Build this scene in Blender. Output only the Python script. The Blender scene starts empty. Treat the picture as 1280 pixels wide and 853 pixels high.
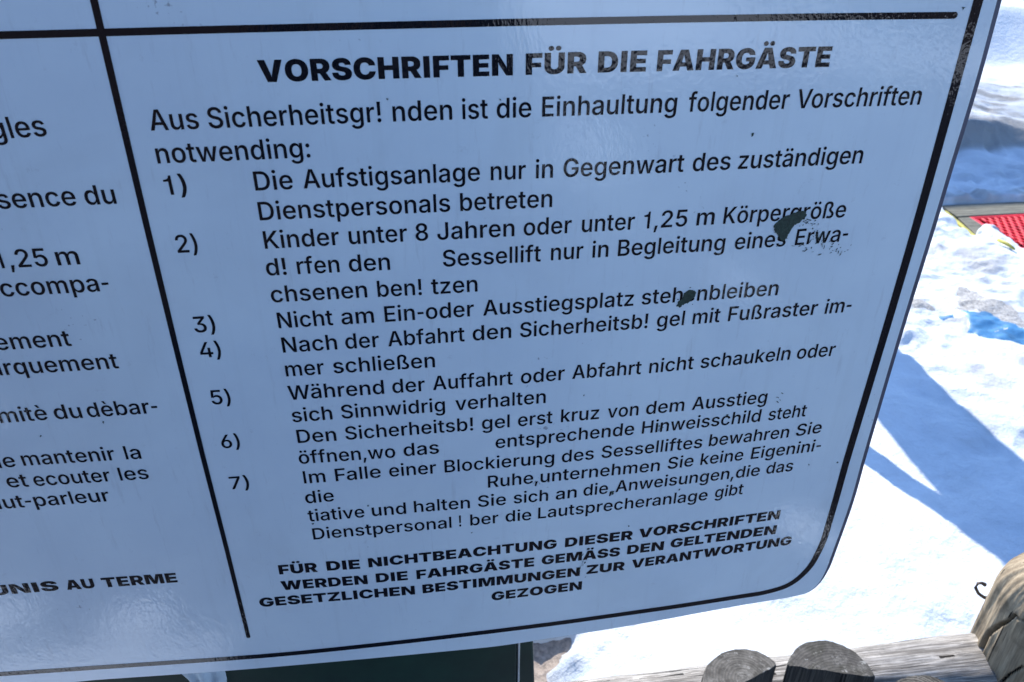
import bpy, bmesh, math, random
import numpy as np
from mathutils import Vector, Matrix
random.seed(7); RS = np.random.RandomState(5)
SC = bpy.context.scene
COL = SC.collection

# ------------------------------------------------------------------ camera
FPX, CX, CY, HC = 1020.0, 640.0, 426.5, 1.9
_d = Vector((632-CX, -(2115-CY), -FPX)).normalized()            # direction of gravity seen by the camera
_h = Vector((9240-CX, -(-150-CY), -FPX)); _h = (_h - _d*_h.dot(_d)).normalized()
_u = -_d; _y = _u.cross(_h)
RM = Matrix((_h, _y, _u))                                       # rows = world axes in camera axes
cam = bpy.data.cameras.new('camera'); camo = bpy.data.objects.new('camera', cam); COL.objects.link(camo)
camo.matrix_world = Matrix.Translation((0, 0, HC)) @ RM.to_4x4()
cam.sensor_width = 36; cam.lens = 36*FPX/1280
cam.clip_start = 0.01; cam.clip_end = 2000
cam.dof.use_dof = True; cam.dof.focus_distance = 0.78; cam.dof.aperture_fstop = 15
SC.camera = camo

# ------------------------------------------------------------------ sky, sun, exposure
SUN_EL, SUN_AZ = math.radians(40), math.radians(-3.7)
W = bpy.data.worlds.new('World'); SC.world = W; W.use_nodes = True
wn = W.node_tree; bg = wn.nodes['Background']
sky = wn.nodes.new('ShaderNodeTexSky'); sky.sky_type = 'NISHITA'; sky.sun_disc = False
sky.sun_elevation = SUN_EL; sky.sun_rotation = SUN_AZ; sky.altitude = 2400
sky.air_density = 1.0; sky.dust_density = 0.2; sky.ozone_density = 4.3
wn.links.new(sky.outputs[0], bg.inputs['Color']); bg.inputs['Strength'].default_value = 0.15
sl = bpy.data.lights.new('sun', 'SUN'); sl.energy = 2.9; sl.angle = math.radians(0.53); sl.color = (1, 0.94, 0.86)
so = bpy.data.objects.new('sun', sl); COL.objects.link(so)
sdir = Vector((math.sin(SUN_AZ)*math.cos(SUN_EL), math.cos(SUN_AZ)*math.cos(SUN_EL), math.sin(SUN_EL)))
so.rotation_euler = sdir.to_track_quat('Z', 'Y').to_euler(); so.location = (0, 8, 12)
SC.view_settings.view_transform = 'Standard'; SC.view_settings.look = 'None'
SC.view_settings.exposure = 1.42; SC.view_settings.gamma = 1

# ------------------------------------------------------------------ helpers
def ray(px, py): return RM @ Vector((px-CX, -(py-CY), -FPX))
D_SIGN = 0.6
def sgn(px, py):                         # photo point -> (x, z) on the plane of the notice board
    r = ray(px, py); r *= D_SIGN/r.y; return r.x, r.z+HC
def gnd(px, py, z=0.0):                  # photo point -> (x, y) at a height
    r = ray(px, py); k = (z-HC)/r.z; return r.x*k, r.y*k

def mesh_obj(name, verts, faces, mat, parent=None, smooth=False):
    me = bpy.data.meshes.new(name); me.from_pydata([tuple(v) for v in verts], [], faces); me.update()
    if mat: me.materials.append(mat)
    if smooth: me.shade_smooth()
    o = bpy.data.objects.new(name, me); COL.objects.link(o)
    if parent: o.parent = parent
    return o
def bm_obj(name, bm, mat, parent=None, smooth=False):
    me = bpy.data.meshes.new(name); bm.normal_update(); bm.to_mesh(me); bm.free()
    if mat: me.materials.append(mat)
    if smooth: me.shade_smooth()
    o = bpy.data.objects.new(name, me); COL.objects.link(o)
    if parent: o.parent = parent
    return o
def tag(o, label, cat, group=None):
    o['label'] = label; o['category'] = cat
    if group: o['group'] = group
    return o
def empty(name, loc, label, cat, group=None):
    o = bpy.data.objects.new(name, None); COL.objects.link(o); o.location = loc
    o.empty_display_size = 0.1
    bpy.context.view_layer.update()
    return tag(o, label, cat, group)
def keep(o, parent):                     # parent without moving
    o.parent = parent; o.matrix_parent_inverse = Matrix.Translation(parent.location).inverted(); return o
def box(bm, lo, hi, bev=0.0, rot=None, piv=None):
    r = bmesh.ops.create_cube(bm, size=1.0); vs = r['verts']
    for v in vs:
        v.co = Vector([lo[i]+(v.co[i]+0.5)*(hi[i]-lo[i]) for i in range(3)])
    if bev: 
        es = list({e for v in vs for e in v.link_edges})
        rb = bmesh.ops.bevel(bm, geom=es, offset=bev, segments=2, affect='EDGES', profile=0.5)
        vs = list({v for f in rb['faces'] for v in f.verts} | {v for v in vs if v.is_valid})
    if rot is not None:
        bmesh.ops.rotate(bm, verts=[v for v in vs if v.is_valid], cent=piv or (0,0,0), matrix=rot)
    return vs
def tube(bm, pts, rad, n=16, cap=True):
    pts = [Vector(p) for p in pts]; rings = []
    for i, p in enumerate(pts):
        t = (pts[min(i+1, len(pts)-1)]-pts[max(i-1, 0)]).normalized()
        a = t.cross(Vector((0.13, 0.21, 0.97))).normalized() if abs(t.z) < .95 else t.cross(Vector((1, 0, 0))).normalized()
        b = t.cross(a); r = rad[i] if hasattr(rad, '__len__') else rad
        rings.append([bm.verts.new(p+(a*math.cos(2*math.pi*k/n)+b*math.sin(2*math.pi*k/n))*r) for k in range(n)])
    for q, w in zip(rings, rings[1:]):
        for k in range(n): bm.faces.new((q[k], q[(k+1) % n], w[(k+1) % n], w[k]))
    if cap: bm.faces.new(rings[0][::-1]); bm.faces.new(rings[-1])

# --- numpy noise
def _hash(ix, iy, s):
    h = (ix.astype(np.int64)*374761393 + iy.astype(np.int64)*668265263 + s*974634777) & 0xffffffff
    h = ((h ^ (h >> 13))*1274126177) & 0xffffffff
    return ((h ^ (h >> 16)) & 0xffff)/65535.0
def vnoise(x, y, s=0):
    ix = np.floor(x); iy = np.floor(y); fx = x-ix; fy = y-iy
    fx = fx*fx*fx*(fx*(fx*6-15)+10); fy = fy*fy*fy*(fy*(fy*6-15)+10)
    a = _hash(ix, iy, s); b = _hash(ix+1, iy, s); c = _hash(ix, iy+1, s); d = _hash(ix+1, iy+1, s)
    return (a*(1-fx)+b*fx)*(1-fy)+(c*(1-fx)+d*fx)*fy
def fbm(x, y, f, o=4, s=0, g=0.5):
    t = 0; a = 1; n = 0
    for k in range(o):
        t = t+a*(vnoise(x*f+17.3*k, y*f-9.1*k, s+k)*2-1); n += a; a *= g; f *= 2.03
    return t/n
def sst(a, b, x):
    t = np.clip((x-a)/(b-a), 0, 1); return t*t*(3-2*t)

# ------------------------------------------------------------------ materials
def newmat(name):
    m = bpy.data.materials.new(name); m.use_nodes = True
    return m, m.node_tree.nodes, m.node_tree.links, m.node_tree.nodes['Principled BSDF']
def N(nodes, t, **kw):
    n = nodes.new(t)
    for k, v in kw.items():
        if k in n.inputs: n.inputs[k].default_value = v
        else: setattr(n, k, v)
    return n
def geo_coord(nodes, links, scale=(1, 1, 1)):
    g = nodes.new('ShaderNodeNewGeometry'); mp = nodes.new('ShaderNodeMapping'); mp.inputs['Scale'].default_value = scale
    links.new(g.outputs['Position'], mp.inputs['Vector']); return mp.outputs[0]
def ramp(nodes, links, src, stops):
    r = nodes.new('ShaderNodeValToRGB'); e = r.color_ramp.elements
    e[0].position, e[0].color = stops[0][0], (*stops[0][1], 1); e[1].position, e[1].color = stops[1][0], (*stops[1][1], 1)
    for p, c in stops[2:]:
        x = e.new(p); x.color = (*c, 1)
    links.new(src, r.inputs[0]); return r.outputs[0]
def mixc(nodes, links, fac, a, b):
    m = nodes.new('ShaderNodeMix'); m.data_type = 'RGBA'
    for s, v in ((0, fac), (6, a), (7, b)):
        if hasattr(v, 'links') or hasattr(v, 'is_linked'): links.new(v, m.inputs[s])
        else: m.inputs[s].default_value = v if s == 0 else (*v, 1)
    return m.outputs[2]

def laminate(m, nodes, links, p, rough=0.3):
    """orange-peel gloss film shared by the white face and the printing under it"""
    v = geo_coord(nodes, links, (1, 1, .55))
    n1 = N(nodes, 'ShaderNodeTexNoise', Scale=420.0, Detail=2.0, Roughness=0.5); links.new(v, n1.inputs['Vector'])
    n2 = N(nodes, 'ShaderNodeTexNoise', Scale=130.0, Detail=2.0, Roughness=0.5); links.new(v, n2.inputs['Vector'])
    n3 = N(nodes, 'ShaderNodeTexNoise', Scale=6.0, Detail=1.0); links.new(v, n3.inputs['Vector'])
    b1 = N(nodes, 'ShaderNodeBump', Strength=1.0, Distance=0.00012); links.new(n1.outputs[0], b1.inputs['Height'])
    b2 = N(nodes, 'ShaderNodeBump', Strength=1.0, Distance=0.00016); links.new(n2.outputs[0], b2.inputs['Height']); links.new(b1.outputs[0], b2.inputs['Normal'])
    b3 = N(nodes, 'ShaderNodeBump', Strength=1.0, Distance=0.0016); links.new(n3.outputs[0], b3.inputs['Height']); links.new(b2.outputs[0], b3.inputs['Normal'])
    p.inputs['Coat Weight'].default_value = 1.0; p.inputs['Coat Roughness'].default_value = 0.03; p.inputs['Coat IOR'].default_value = 1.68
    links.new(b3.outputs[0], p.inputs['Coat Normal'])
    p.inputs['Roughness'].default_value = rough; p.inputs['Specular IOR Level'].default_value = 0.8

def sign_white():
    m, n, l, p = newmat('white laminated face')
    v = geo_coord(n, l); vs = geo_coord(n, l, (1, 1, .12))
    a = N(n, 'ShaderNodeTexNoise', Scale=9.0, Detail=5.0, Roughness=0.6); l.new(v, a.inputs['Vector'])
    base = ramp(n, l, a.outputs[0], [(0.3, (.69, .77, .83)), (0.7, (.77, .85, .89))])
    s = N(n, 'ShaderNodeTexNoise', Scale=120.0, Detail=5.0, Roughness=0.7); l.new(vs, s.inputs['Vector'])
    smask = ramp(n, l, s.outputs[0], [(0.58, (0, 0, 0)), (0.80, (.36, .36, .36))])
    c = mixc(n, l, smask, base, (.34, .34, .36))
    k = N(n, 'ShaderNodeTexNoise', Scale=230.0, Detail=2.0, Roughness=0.5); l.new(v, k.inputs['Vector'])
    k2 = N(n, 'ShaderNodeTexNoise', Scale=14.0, Detail=3.0); l.new(v, k2.inputs['Vector'])
    ml = N(n, 'ShaderNodeMath', operation='MULTIPLY'); l.new(k.outputs[0], ml.inputs[0]); l.new(k2.outputs[0], ml.inputs[1])
    km = ramp(n, l, ml.outputs[0], [(0.455, (0, 0, 0)), (0.52, (.6, .6, .6))])
    c = mixc(n, l, km, c, (.12, .13, .16))
    vd = geo_coord(n, l, (1, 1, .035))
    q = N(n, 'ShaderNodeTexNoise', Scale=75.0, Detail=3.0, Roughness=.55); l.new(vd, q.inputs['Vector'])
    c = mixc(n, l, ramp(n, l, q.outputs[0], [(0.56, (0, 0, 0)), (0.76, (.10, .10, .10))]), c, (.40, .42, .42))
    w = N(n, 'ShaderNodeTexNoise', Scale=3.2, Detail=4.0, Roughness=.6, Distortion=1.2); l.new(v, w.inputs['Vector'])
    c = mixc(n, l, ramp(n, l, w.outputs[0], [(0.50, (0, 0, 0)), (0.72, (.22, .22, .22))]), c, (.45, .47, .47))
    h = N(n, 'ShaderNodeTexNoise', Scale=55.0, Detail=8.0, Roughness=.8); l.new(v, h.inputs['Vector'])
    c = mixc(n, l, ramp(n, l, h.outputs[0], [(0.60, (0, 0, 0)), (0.72, (.35, .35, .35))]), c, (.33, .34, .36))
    l.new(c, p.inputs['Base Color']); laminate(m, n, l, p, 0.35); return m
def sign_ink():
    m, n, l, p = newmat('black print')
    v = geo_coord(n, l)
    a = N(n, 'ShaderNodeTexNoise', Scale=500.0, Detail=3.0, Roughness=.6); l.new(v, a.inputs['Vector'])
    l.new(ramp(n, l, a.outputs[0], [(0.3, (.003, .003, .006)), (0.72, (.010, .010, .016))]), p.inputs['Base Color'])
    laminate(m, n, l, p, 0.4); p.inputs['Specular IOR Level'].default_value = 0.05; return m
def plain(name, col, rough=0.5, metal=0.0, var=0.25, scale=30.0, bump=0.0, spec=0.5):
    m, n, l, p = newmat(name); v = geo_coord(n, l)
    a = N(n, 'ShaderNodeTexNoise', Scale=scale, Detail=5.0, Roughness=.65); l.new(v, a.inputs['Vector'])
    l.new(ramp(n, l, a.outputs[0], [(0.3, tuple(c*(1-var) for c in col)), (0.7, tuple(min(1, c*(1+var)) for c in col))]), p.inputs['Base Color'])
    p.inputs['Roughness'].default_value = rough; p.inputs['Metallic'].default_value = metal; p.inputs['Specular IOR Level'].default_value = spec
    if bump:
        b = N(n, 'ShaderNodeBump', Strength=1.0, Distance=bump); l.new(a.outputs[0], b.inputs['Height']); l.new(b.outputs[0], p.inputs['Normal'])
    return m
def snow_mat():
    m, n, l, p = newmat('old trodden snow'); v = geo_coord(n, l)
    a = N(n, 'ShaderNodeTexNoise', Scale=2.2, Detail=6.0, Roughness=.6); l.new(v, a.inputs['Vector'])
    c = ramp(n, l, a.outputs[0], [(0.32, (.50, .56, .62)), (0.62, (.70, .74, .775))])
    f = N(n, 'ShaderNodeTexNoise', Scale=14.0, Detail=7.0, Roughness=.75); l.new(v, f.inputs['Vector'])
    dm = ramp(n, l, f.outputs[0], [(0.57, (0, 0, 0)), (0.78, (.5, .5, .5))])
    c = mixc(n, l, dm, c, (.42, .44, .46))
    at = n.new('ShaderNodeAttribute'); at.attribute_name = 'dirt_shade'
    c = mixc(n, l, at.outputs['Fac'], c, (.25, .245, .235))  # attribute carries snow dirt and painted shade together
    l.new(c, p.inputs['Base Color']); p.inputs['Roughness'].default_value = 0.6; p.inputs['Specular IOR Level'].default_value = .3
    g1 = N(n, 'ShaderNodeTexNoise', Scale=26.0, Detail=6.0, Roughness=.62); l.new(v, g1.inputs['Vector'])
    b1 = N(n, 'ShaderNodeBump', Strength=.8, Distance=0.014); l.new(g1.outputs[0], b1.inputs['Height'])
    g2 = N(n, 'ShaderNodeTexNoise', Scale=260.0, Detail=3.0, Roughness=.6); l.new(v, g2.inputs['Vector'])
    b2 = N(n, 'ShaderNodeBump', Strength=.5, Distance=0.002); l.new(g2.outputs[0], b2.inputs['Height']); l.new(b1.outputs[0], b2.inputs['Normal'])
    l.new(b2.outputs[0], p.inputs['Normal']); return m
def wood_mat(name, axis, dark, light, coarse=60.0, stain=0.5, along=0.07, bump=.0012, fib=.75):
    """weathered log, grain running along the given axis"""
    m, n, l, p = newmat(name)
    sc = [1, 1, 1]; sc[axis] = along; v = geo_coord(n, l, tuple(sc)); v0 = geo_coord(n, l)
    a = N(n, 'ShaderNodeTexNoise', Scale=coarse, Detail=7.0, Roughness=.68, Distortion=.15); l.new(v, a.inputs['Vector'])
    c = ramp(n, l, a.outputs[0], [(0.30, dark), (0.50, tuple((x+y)/2 for x, y in zip(dark, light))), (0.66, light)])
    w = N(n, 'ShaderNodeTexNoise', Scale=9.0, Detail=6.0, Roughness=.7); l.new(v0, w.inputs['Vector'])
    wm = ramp(n, l, w.outputs[0], [(0.50, (0, 0, 0)), (0.68, (stain, stain, stain))])
    c = mixc(n, l, wm, c, tuple(x*.35 for x in dark))
    sc2 = [1, 1, 1]; sc2[axis] = .022; v2 = geo_coord(n, l, tuple(sc2))
    f = N(n, 'ShaderNodeTexNoise', Scale=420.0, Detail=4.0, Roughness=.6); l.new(v2, f.inputs['Vector'])
    c = mixc(n, l, ramp(n, l, f.outputs[0], [(0.44, (fib, fib, fib)), (0.56, (0, 0, 0))]), c, tuple(x*.55 for x in dark))
    k = N(n, 'ShaderNodeTexNoise', Scale=90.0, Detail=3.0, Roughness=.55); l.new(v2, k.inputs['Vector'])
    km = ramp(n, l, k.outputs[0], [(0.335, (1, 1, 1)), (0.365, (0, 0, 0))])
    c = mixc(n, l, km, c, tuple(x*.12 for x in dark))
    l.new(c, p.inputs['Base Color']); p.inputs['Roughness'].default_value = .8; p.inputs['Specular IOR Level'].default_value = .25
    b = N(n, 'ShaderNodeBump', Strength=1.0, Distance=bump); l.new(a.outputs[0], b.inputs['Height'])
    b2 = N(n, 'ShaderNodeBump', Strength=.8, Distance=bump*.5); l.new(f.outputs[0], b2.inputs['Height']); l.new(b.outputs[0], b2.inputs['Normal'])
    b3 = N(n, 'ShaderNodeBump', Strength=1.0, Distance=bump*1.5, invert=True); l.new(km, b3.inputs['Height']); l.new(b2.outputs[0], b3.inputs['Normal'])
    l.new(b3.outputs[0], p.inputs['Normal'])
    return m
def endgrain_mat(name, cx, cy, dark, light, moss=0.0):
    m, n, l, p = newmat(name)
    g = n.new('ShaderNodeNewGeometry'); mp = n.new('ShaderNodeMapping'); mp.inputs['Location'].default_value = (-cx, -cy, 0)
    l.new(g.outputs['Position'], mp.inputs['Vector'])
    v4 = n.new('ShaderNodeMapping'); v4.inputs['Location'].default_value = (3.1, 1.7, .4); l.new(g.outputs['Position'], v4.inputs['Vector'])
    w = N(n, 'ShaderNodeTexWave', Scale=62.0, Distortion=3.5, Detail=3.0, wave_type='RINGS', rings_direction='Z'); w.inputs['Detail Scale'].default_value = 1.3
    l.new(mp.outputs[0], w.inputs['Vector'])
    a = N(n, 'ShaderNodeTexNoise', Scale=55.0, Detail=6.0, Roughness=.7); l.new(g.outputs['Position'], a.inputs['Vector'])
    c = ramp(n, l, w.outputs[0], [(0.1, dark), (0.8, light)])
    sp = ramp(n, l, a.outputs[0], [(0.42, (0, 0, 0)), (0.60, (.75, .75, .75))])
    c = mixc(n, l, sp, c, tuple(x*.45 for x in dark))
    m3 = N(n, 'ShaderNodeTexNoise', Scale=24.0, Detail=6.0, Roughness=.7); l.new(mp.outputs[0], m3.inputs['Vector'])
    c = mixc(n, l, ramp(n, l, m3.outputs[0], [(0.42, (0, 0, 0)), (0.60, (.25+moss, .25+moss, .25+moss))]), c, (.050, .048, .036))
    m4 = N(n, 'ShaderNodeTexNoise', Scale=34.0, Detail=7.0, Roughness=.75); l.new(v4.outputs[0], m4.inputs['Vector'])
    c = mixc(n, l, ramp(n, l, m4.outputs[0], [(0.54, (0, 0, 0)), (0.66, (.7, .7, .7))]), c, (.27, .255, .225))
    a2 = N(n, 'ShaderNodeTexNoise', Scale=75.0, Detail=4.0, Roughness=.6); l.new(mp.outputs[0], a2.inputs['Vector'])
    c = mixc(n, l, ramp(n, l, a2.outputs[0], [(0.63, (0, 0, 0)), (0.70, (.9, .9, .9))]), c, (.30, .29, .26))
    l.new(c, p.inputs['Base Color']); p.inputs['Roughness'].default_value = .9; p.inputs['Specular IOR Level'].default_value = .1
    b = N(n, 'ShaderNodeBump', Strength=.6, Distance=.0004); l.new(w.outputs[0], b.inputs['Height'])
    b2 = N(n, 'ShaderNodeBump', Strength=.8, Distance=.0015); l.new(a.outputs[0], b2.inputs['Height']); l.new(b.outputs[0], b2.inputs['Normal'])
    l.new(b2.outputs[0], p.inputs['Normal']); return m

M_WHITE, M_INK, M_SNOW = sign_white(), sign_ink(), snow_mat()
M_EDGE = plain('oxidised panel edge', (.10, .095, .13), .5, .3)
M_CHIP = plain('dark green lacquer showing through', (.016, .036, .025), .6, 0, .6, 400, .0006)
M_GREEN = plain('dark green paint', (.006, .024, .014), .45, 0, .35, 12, .0004, .25)
M_EDGE_LIT = plain('lit edge highlight', (.45, .47, .45), .35, .6)
M_CLOTH = plain('pale blue cloth', (.52, .62, .68), .8, 0, .1, 40, .002)
M_EARTH = plain('thawed gravelly earth', (.30, .25, .21), .9, 0, .45, 60, .006)
M_GRAVEL = plain('grey gravel', (.38, .375, .36), .9, 0, .5, 90, .006)
M_BLUE = plain('blue coloured patch', (.05, .19, .38), .4, 0, .35, 14, .004)
M_RED = plain('red rubber', (.70, .014, .022), .45, 0, .3, 8)
M_BOARD = wood_mat('grey green weathered board', 0, (.14, .14, .11), (.28, .27, .21), 40, .25)
M_YELLOW = plain('worn yellow paint', (.42, .38, .06), .6, 0, .4, 20)
M_RAIL = wood_mat('silvered log rail', 0, (.20, .18, .155), (.62, .58, .52), 100, .5, .06)
M_POST = wood_mat('brown log post', 2, (.21, .155, .095), (.47, .375, .25), 60, .85, .12, .0009, .35)
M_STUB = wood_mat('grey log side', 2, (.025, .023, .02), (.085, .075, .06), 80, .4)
M_IRON = plain('rusty iron', (.07, .055, .05), .6, .5, .4, 200)
M_DARKWOOD = wood_mat('dark added boards', 1, (.015, .012, .010), (.045, .037, .03), 30, .3)
M_WALL = wood_mat('brown stained boards', 2, (.018, .011, .007), (.05, .032, .02), 25, .3)
M_ROOF = plain('dark roofing sheet', (.05, .05, .055), .5, .2)
M_STEEL = plain('galvanised steel', (.35, .36, .37), .45, .7)
M_CRACK = plain('dark inside of the crack', (.012, .009, .006), .95, 0, .4, 80)

# ------------------------------------------------------------------ terrain
def axis(segs):
    out = [segs[0][0]]
    for a, b, st in segs:
        n = max(1, int(round((b-a)/st))); out += list(a+(b-a)*(np.arange(n)+1)/n)
    return np.array(out)
XS = axis([(-400, -60, 40), (-60, -8, 4), (-8, -.6, .25), (-.6, 0.4, .04), (0.4, 4.6, .0135), (4.6, 9, .06), (9, 20, .5), (20, 60, 4), (60, 400, 40)])
YS = axis([(-400, -60, 40), (-60, -12, 4), (-12, -2, .25), (-2, .8, .06), (.8, 4.5, .0125), (4.5, 8, .028), (8, 16, .12), (16, 40, 2), (40, 400, 40)])
GX, GY = np.meshgrid(XS, YS)
def blob(x, y, pts_px, soft, ns, amp=.06):
    """signed mask (1 inside) of a ground outline, edge broken up by noise"""
    poly = [gnd(*p) for p in pts_px]
    wx = x+fbm(x, y, 7, 4, ns)*amp; wy = y+fbm(x, y, 7, 4, ns+9)*amp
    ins = np.zeros(x.shape, bool); dist = np.full(x.shape, 1e9)
    for (x0, y0), (x1, y1) in zip(poly, poly[1:]+poly[:1]):
        c = ((y0 > wy) != (y1 > wy)) & (wx < (x1-x0)*(wy-y0)/((y1-y0) or 1e-9)+x0); ins ^= c
        L = (x1-x0)**2+(y1-y0)**2; t = np.clip(((wx-x0)*(x1-x0)+(wy-y0)*(y1-y0))/L, 0, 1)
        dist = np.minimum(dist, np.hypot(wx-x0-t*(x1-x0), wy-y0-t*(y1-y0)))
    sd = np.where(ins, dist, -dist)
    return sst(-soft, soft, sd)
def snow_height(x, y):
    near = (sst(-.8, 0, x)*(1-sst(9, 14, x)))*(sst(-2, 0.2, y)*(1-sst(9, 16, y)))
    z = .055+.030*fbm(x, y, 1.1, 3, 3)
    z = z+near*(.016*fbm(x, y, 5.5, 4, 11, .55))
    # rough trodden zone in front of the mat, ripples in the band behind it
    rough = sst(2.2, 3.0, y)*(1-sst(8, 9, y))
    z = z+near*rough*(.030*fbm(x, y*1.5, 4.2, 4, 23, .6))
    # footprints
    for i in range(150):
        fx = 1.0+RSF[i, 0]*4.2; fy = 1.3+RSF[i, 1]*4.2; an = RSF[i, 2]*6.28; dp = .006+.014*RSF[i, 3]*(1 if fy > 2.4 else .45)
        u = (x-fx)*math.cos(an)+(y-fy)*math.sin(an); w = -(x-fx)*math.sin(an)+(y-fy)*math.cos(an)
        q = (u/.13)**2+(w/.052)**2
        z = z-dp*np.exp(-q**2)+dp*.45*np.exp(-((np.sqrt(q)-1.35)/.3)**2)
    # ploughed bank at the far side, its face towards us in its own shade
    yb = 5.24+.06*fbm(x, y*0, 1.3, 3, 31)
    hb = .20*(1-sst(3.6, 5.6, x)*.92)
    bank = sst(0, .22, y-yb)*hb + sst(.1, 1.1, y-yb)*.09*(1-sst(4.6, 8.0, x)*.5) - sst(1.15, 2.2, y-yb)*.26
    z = z+bank*sst(-1, 1.0, x)
    # slope rising beyond
    z = z+np.clip(y-7.9, 0, .95)*.56*(1+.10*fbm(x, y, .5, 3, 41)) + np.clip(y-8.85, 0, 25)*.03 + fbm(x, y, .8, 4, 43)*.10*sst(8.6, 10, y)
    return z
RSF = RS.rand(150, 4)
Z = snow_height(GX, GY)
# thawed spots and the blue patch
m_earth = blob(GX, GY, [(600, 790), (715, 800), (728, 815), (712, 835), (700, 868), (600, 870)], .05, 51, .09)
m_blue = blob(GX, GY, [(1186, 402), (1222, 403), (1252, 416), (1300, 440), (1300, 452), (1255, 440), (1225, 432), (1200, 428)], .05, 61, .07)
m_blue2 = blob(GX, GY, [(1165, 408), (1190, 410), (1192, 419), (1168, 416)], .03, 62, .07)
m_grav = blob(GX, GY, [(1190, 372), (1210, 374), (1240, 395), (1275, 416), (1320, 438), (1320, 447), (1270, 424), (1240, 411), (1180, 398)], .05, 71, .07)
m_grav2 = blob(GX, GY, [(1135, 389), (1163, 393), (1170, 403), (1137, 398)], .04, 72, .06)
m_mat = blob(GX, GY, [(1214, 268), (1500, 262), (1500, 420), (1320, 345), (1256, 308), (1232, 292), (1222, 284)], .05, 81, .05)
m_brd = blob(GX, GY, [(1171, 259), (1500, 252), (1500, 285), (1228, 278), (1232, 300), (1214, 300), (1186, 279)], .03, 82, .02)
Z = Z-m_earth*(Z+.045)
th = np.clip(m_earth+m_blue+m_blue2+m_grav+m_grav2, 0, 1)
mb = np.clip(m_mat+m_brd, 0, 1)
Z = Z-mb*(Z+.03)
clump = sst(.02, .35, fbm(GX, GY, 11, 3, 91)+.16)*blob(GX, GY, [(1214, 285), (1240, 289), (1262, 300), (1300, 330), (1300, 350), (1240, 312), (1216, 300)], .10, 92, .06)
Z = np.maximum(Z, -.03+clump*.10)
dirt_shade = np.clip(th*.35+m_earth*.5, 0, 1)*np.clip(.6+fbm(GX, GY, 12, 3, 95), 0, 1)
face = sst(.0, .10, GY-5.18)*(1-sst(.18, .36, GY-5.24))*sst(3, 3.6, GX)*(1-sst(5, 6, GX))  # mask for the shade painted on the bank's near face
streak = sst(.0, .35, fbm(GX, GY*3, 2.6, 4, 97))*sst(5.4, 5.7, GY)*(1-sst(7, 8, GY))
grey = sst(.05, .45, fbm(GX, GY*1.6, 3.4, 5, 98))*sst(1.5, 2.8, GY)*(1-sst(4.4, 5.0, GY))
dirt_shade = np.clip(dirt_shade+face*.95+streak*.75+grey*.62+.38*sst(5.3, 5.6, GY)*(1-sst(6.8, 7.5, GY))+.25*sst(4.35, 4.5, GY)*(1-sst(5.1, 5.3, GY))*np.clip(.5+fbm(GX, GY*2, 4, 4, 99), 0, 1), 0, 1)  # real dirt, plus shade painted on the bank face and the strip before it
ny, nx = GX.shape
V = np.stack([GX.ravel(), GY.ravel(), Z.ravel()], 1)
idx = np.arange(nx*ny).reshape(ny, nx)
Fc = np.stack([idx[:-1, :-1].ravel(), idx[:-1, 1:].ravel(), idx[1:, 1:].ravel(), idx[1:, :-1].ravel()], 1)
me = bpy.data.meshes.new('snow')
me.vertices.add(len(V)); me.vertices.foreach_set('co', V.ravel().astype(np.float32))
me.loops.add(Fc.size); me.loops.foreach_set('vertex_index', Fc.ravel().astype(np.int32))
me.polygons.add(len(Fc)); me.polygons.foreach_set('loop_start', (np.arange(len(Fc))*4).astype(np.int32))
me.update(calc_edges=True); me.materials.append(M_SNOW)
at = me.attributes.new('dirt_shade', 'FLOAT', 'POINT'); at.data.foreach_set('value', dirt_shade.ravel().astype(np.float32))
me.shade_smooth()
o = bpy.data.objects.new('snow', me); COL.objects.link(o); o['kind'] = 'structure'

# bare ground under the snow
bm = bmesh.new(); g = 400
bmesh.ops.create_grid(bm, x_segments=2, y_segments=2, size=g)
for v in bm.verts: v.co.z = -.03-0.02
o = bm_obj('ground', bm, M_EARTH); o['kind'] = 'structure'
def patch(name, px, z, mat, amp=.01, seed=0):
    poly = [gnd(*p) for p in px]
    xs = [p[0] for p in poly]; ys = [p[1] for p in poly]
    x = np.linspace(min(xs)-.15, max(xs)+.15, 70); y = np.linspace(min(ys)-.15, max(ys)+.15, 50)
    X, Y = np.meshgrid(x, y); ZZ = z+amp*fbm(X, Y, 14, 4, seed)
    i = np.arange(X.size).reshape(X.shape)
    F = np.stack([i[:-1, :-1].ravel(), i[:-1, 1:].ravel(), i[1:, 1:].ravel(), i[1:, :-1].ravel()], 1)
    return mesh_obj(name, np.stack([X.ravel(), Y.ravel(), ZZ.ravel()], 1), F.tolist(), mat, None, True)
o = patch('earth_patch', [(590, 780), (590, 880), (760, 880), (760, 780)], -.012, M_EARTH, .02, 6); o['kind'] = 'structure'
def thaw(name, rect, sets, mat, thick=0):
    """a surface that comes up through the snow where its outline says so"""
    P = [gnd(*p) for p in rect]; xs = [p[0] for p in P]; ys = [p[1] for p in P]
    x = np.arange(min(xs), max(xs), .011); y = np.arange(min(ys), max(ys), .011); X, Y = np.meshgrid(x, y)
    m = sum(blob(X, Y, px, so_, ns, am) for px, so_, ns, am in sets); m = np.clip(m, 0, 1)
    ZZ = snow_height(X, Y)+m*.016-.013+.004*fbm(X, Y, 22, 3, 7)
    i = np.arange(X.size).reshape(X.shape); k = m[:-1, :-1] > .25
    F = np.stack([i[:-1, :-1][k], i[:-1, 1:][k], i[1:, 1:][k], i[1:, :-1][k]], 1)
    used = np.unique(F); mp = np.full(X.size, -1); mp[used] = np.arange(len(used))
    return mesh_obj(name, np.stack([X.ravel(), Y.ravel(), ZZ.ravel()], 1)[used], mp[F].tolist(), mat, None, True)
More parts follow.
